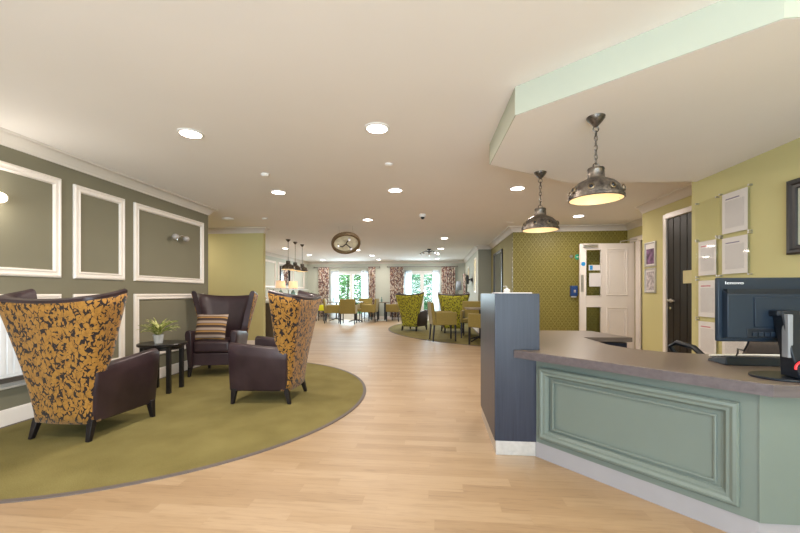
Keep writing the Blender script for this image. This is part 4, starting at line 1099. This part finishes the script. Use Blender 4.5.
# far bar with raised shelf and lamps
t = thing('bar_counter', 'brown clad bar counter with raised pale shelf at the far left', 'counter', (-3.9, 9.3, 0))
B((-.35, -1.45, 0), (.35, 1.0, .86)).build('body', 'brown_clad', t, bevel=.004)
B((-.38, -1.48, .86), (.38, 1.03, .90)).build('top', 'white_metal', t, bevel=.004)
B((-.05, -.95, 1.165), (.30, .95, 1.18)).build('glass_shelf', 'white_metal', t)
for yy in (-.9, 0, .9): B((.10, yy - .012, .90), (.13, yy + .012, 1.165)).build('shelf_post', 'steel', t)
def table_lamp(loc, label, shade='lampshade', h=.50, r=.125):
    t = thing('table_lamp', label, 'lamp', loc)
    MB().lathe([(.06, 0), (.065, .01), (.03, .03), (.05, .08), (.07, .14), (.05, .22), (.012, .26), (.010, h - .16)], 24).build('lamp_base', 'teal_glass', t)
    MB().lathe([(r, h - .19), (r * .88, h)], 32, cap=False).build('lamp_shade', shade, t, solid=.004)
    MB().sphere((0, 0, h - .12), .03, 8).build('bulb', 'bulb' if shade == 'lampshade' else 'frost', t)
    for k_ in range(3):
        a = 2 * PI * k_ / 3; MB().tube([(0, 0, h - .16), (r * .95 * math.cos(a), r * .95 * math.sin(a), h - .10)], .003, 6).build('shade_spoke', 'steel', t)
table_lamp((-4.05, 9.40, .90), 'lit peach shaded table lamp on the far bar, left')
table_lamp((-3.93, 9.95, .90), 'lit peach shaded table lamp on the far bar, right')
# far left mirror
t = thing('wall_mirror', 'black framed mirror on the far left panelled wall above the lamps', 'mirror', (-5.35, 12.75, 1.68))
MB().frame(-.42, -.32, .42, .34, [(0, 0), (0, .045), (.03, .05), (.06, .035), (.065, 0)], Matrix(((0, -1, 0, 0), (1, 0, 0, 0), (0, 0, 1, 0), (0, 0, 0, 1)))).build('frame', 'frame_black', t)
B((.002, -.38, -.28), (.012, .38, .30)).build('glass', 'mirror', t, smooth=0)
# stair handrail
t = thing('stair_balustrade', 'white diagonal stair handrail beyond the yellow wall', 'handrail', (-4.9, 8.35, 0))
MB().tube([(0, -.3, 1.42), (.05, 1.9, .95)], .028, 10).build('handrail', 'gloss_white', t)
for q in range(8):
    u_ = q / 7; B((.05 * u_ - .012, -.3 + 2.2 * u_ - .012, 0), (.05 * u_ + .012, -.3 + 2.2 * u_ + .012, 1.42 - .47 * u_)).build('spindle', 'gloss_white', t)

# plants and lamp, tv, pictures on the far right
def tall_plant(loc, h, label, spread=.16):
    t = thing('tall_plant', label, 'plant', loc)
    MB().lathe([(.09, 0), (.12, .22), (.11, .22), (.10, .18), (.001, .18)], 24, cap=False).build('pot', 'terracotta', t)
    m_ = MB()
    for q in range(26):
        a = random.uniform(0, 6.28); d_ = Vector((math.cos(a), math.sin(a), 0)); s_ = Vector((-math.sin(a), math.cos(a), 0)); rws = []
        hh = h * random.uniform(.7, 1) - .2; sp_ = spread * random.uniform(.3, 1)
        for k_ in range(6):
            f_ = k_ / 5; p = Vector((0, 0, .18 + hh * f_)) + d_ * sp_ * f_ ** 1.6; ww = .03 * math.sin(PI * min(.98, f_ * .9 + .08))
            rws.append([p - s_ * ww, p, p + s_ * ww])
        m_.grid(rws)
    m_.build('leaves', 'leaf', t, smooth=60, solid=.002)
tall_plant((-4.97, 14.35, 0), 1.22, 'tall dark leafed plant in the far left corner')
tall_plant((.72, 13.6, CZ), 1.02, 'dark leafed plant behind the right lime wing chair')
t = thing('floor_lamp', 'floor lamp with blue grey shade in the far right corner', 'lamp', (.86, 14.3, CZ))
MB().lathe([(.13, 0), (.13, .02), (.012, .03), (.012, 1.2)], 24).build('stand', 'rod', t)
MB().lathe([(.11, 1.18), (.09, 1.52)], 28, cap=False).build('lamp_shade', 'grey_shade', t, solid=.004)
MB().tube([(-.1, 0, 1.2), (.1, 0, 1.2)], .004, 6).build('shade_spoke', 'rod', t)
t = thing('wall_television', 'small black television on a bracket on the far right wall', 'television', (1.15, 12.0, 1.50))
MB().box((-.05, -.05, -.05), (0, .05, .05)).tube([(-.02, 0, 0), (-.12, .0, 0)], .02, 8).build('bracket', 'black_metal', t)
TV = Matrix.Translation((-.14, 0, .0)) @ Matrix.Rotation(math.radians(-8), 4, 'Z')
MB().box((-.02, -.28, -.14), (.02, .28, .14), TV).build('screen', 'black_plastic', t, bevel=.006)
for y0_, y1_, z0_, z1_, lb in ((10.75, 11.25, 1.10, 2.10, 'tall white framed yellow picture on the far wall nearest the pier'), (13.0, 13.5, 1.45, 2.0, 'white framed yellow picture on the far wall beyond the television')):
    t = thing('picture_frame', lb, 'picture', (1.15, (y0_ + y1_) / 2, (z0_ + z1_) / 2)); hy, hz = (y1_ - y0_) / 2, (z1_ - z0_) / 2
    MB().frame(-hy, -hz, hy, hz, [(0, 0), (0, .02), (.04, .025), (.045, 0)], RM).build('frame', 'gloss_white', t)
    B((-.010, -hy + .04, -hz + .04), (-.001, hy - .04, hz - .04)).build('print', 'art_yellow', t, smooth=0)
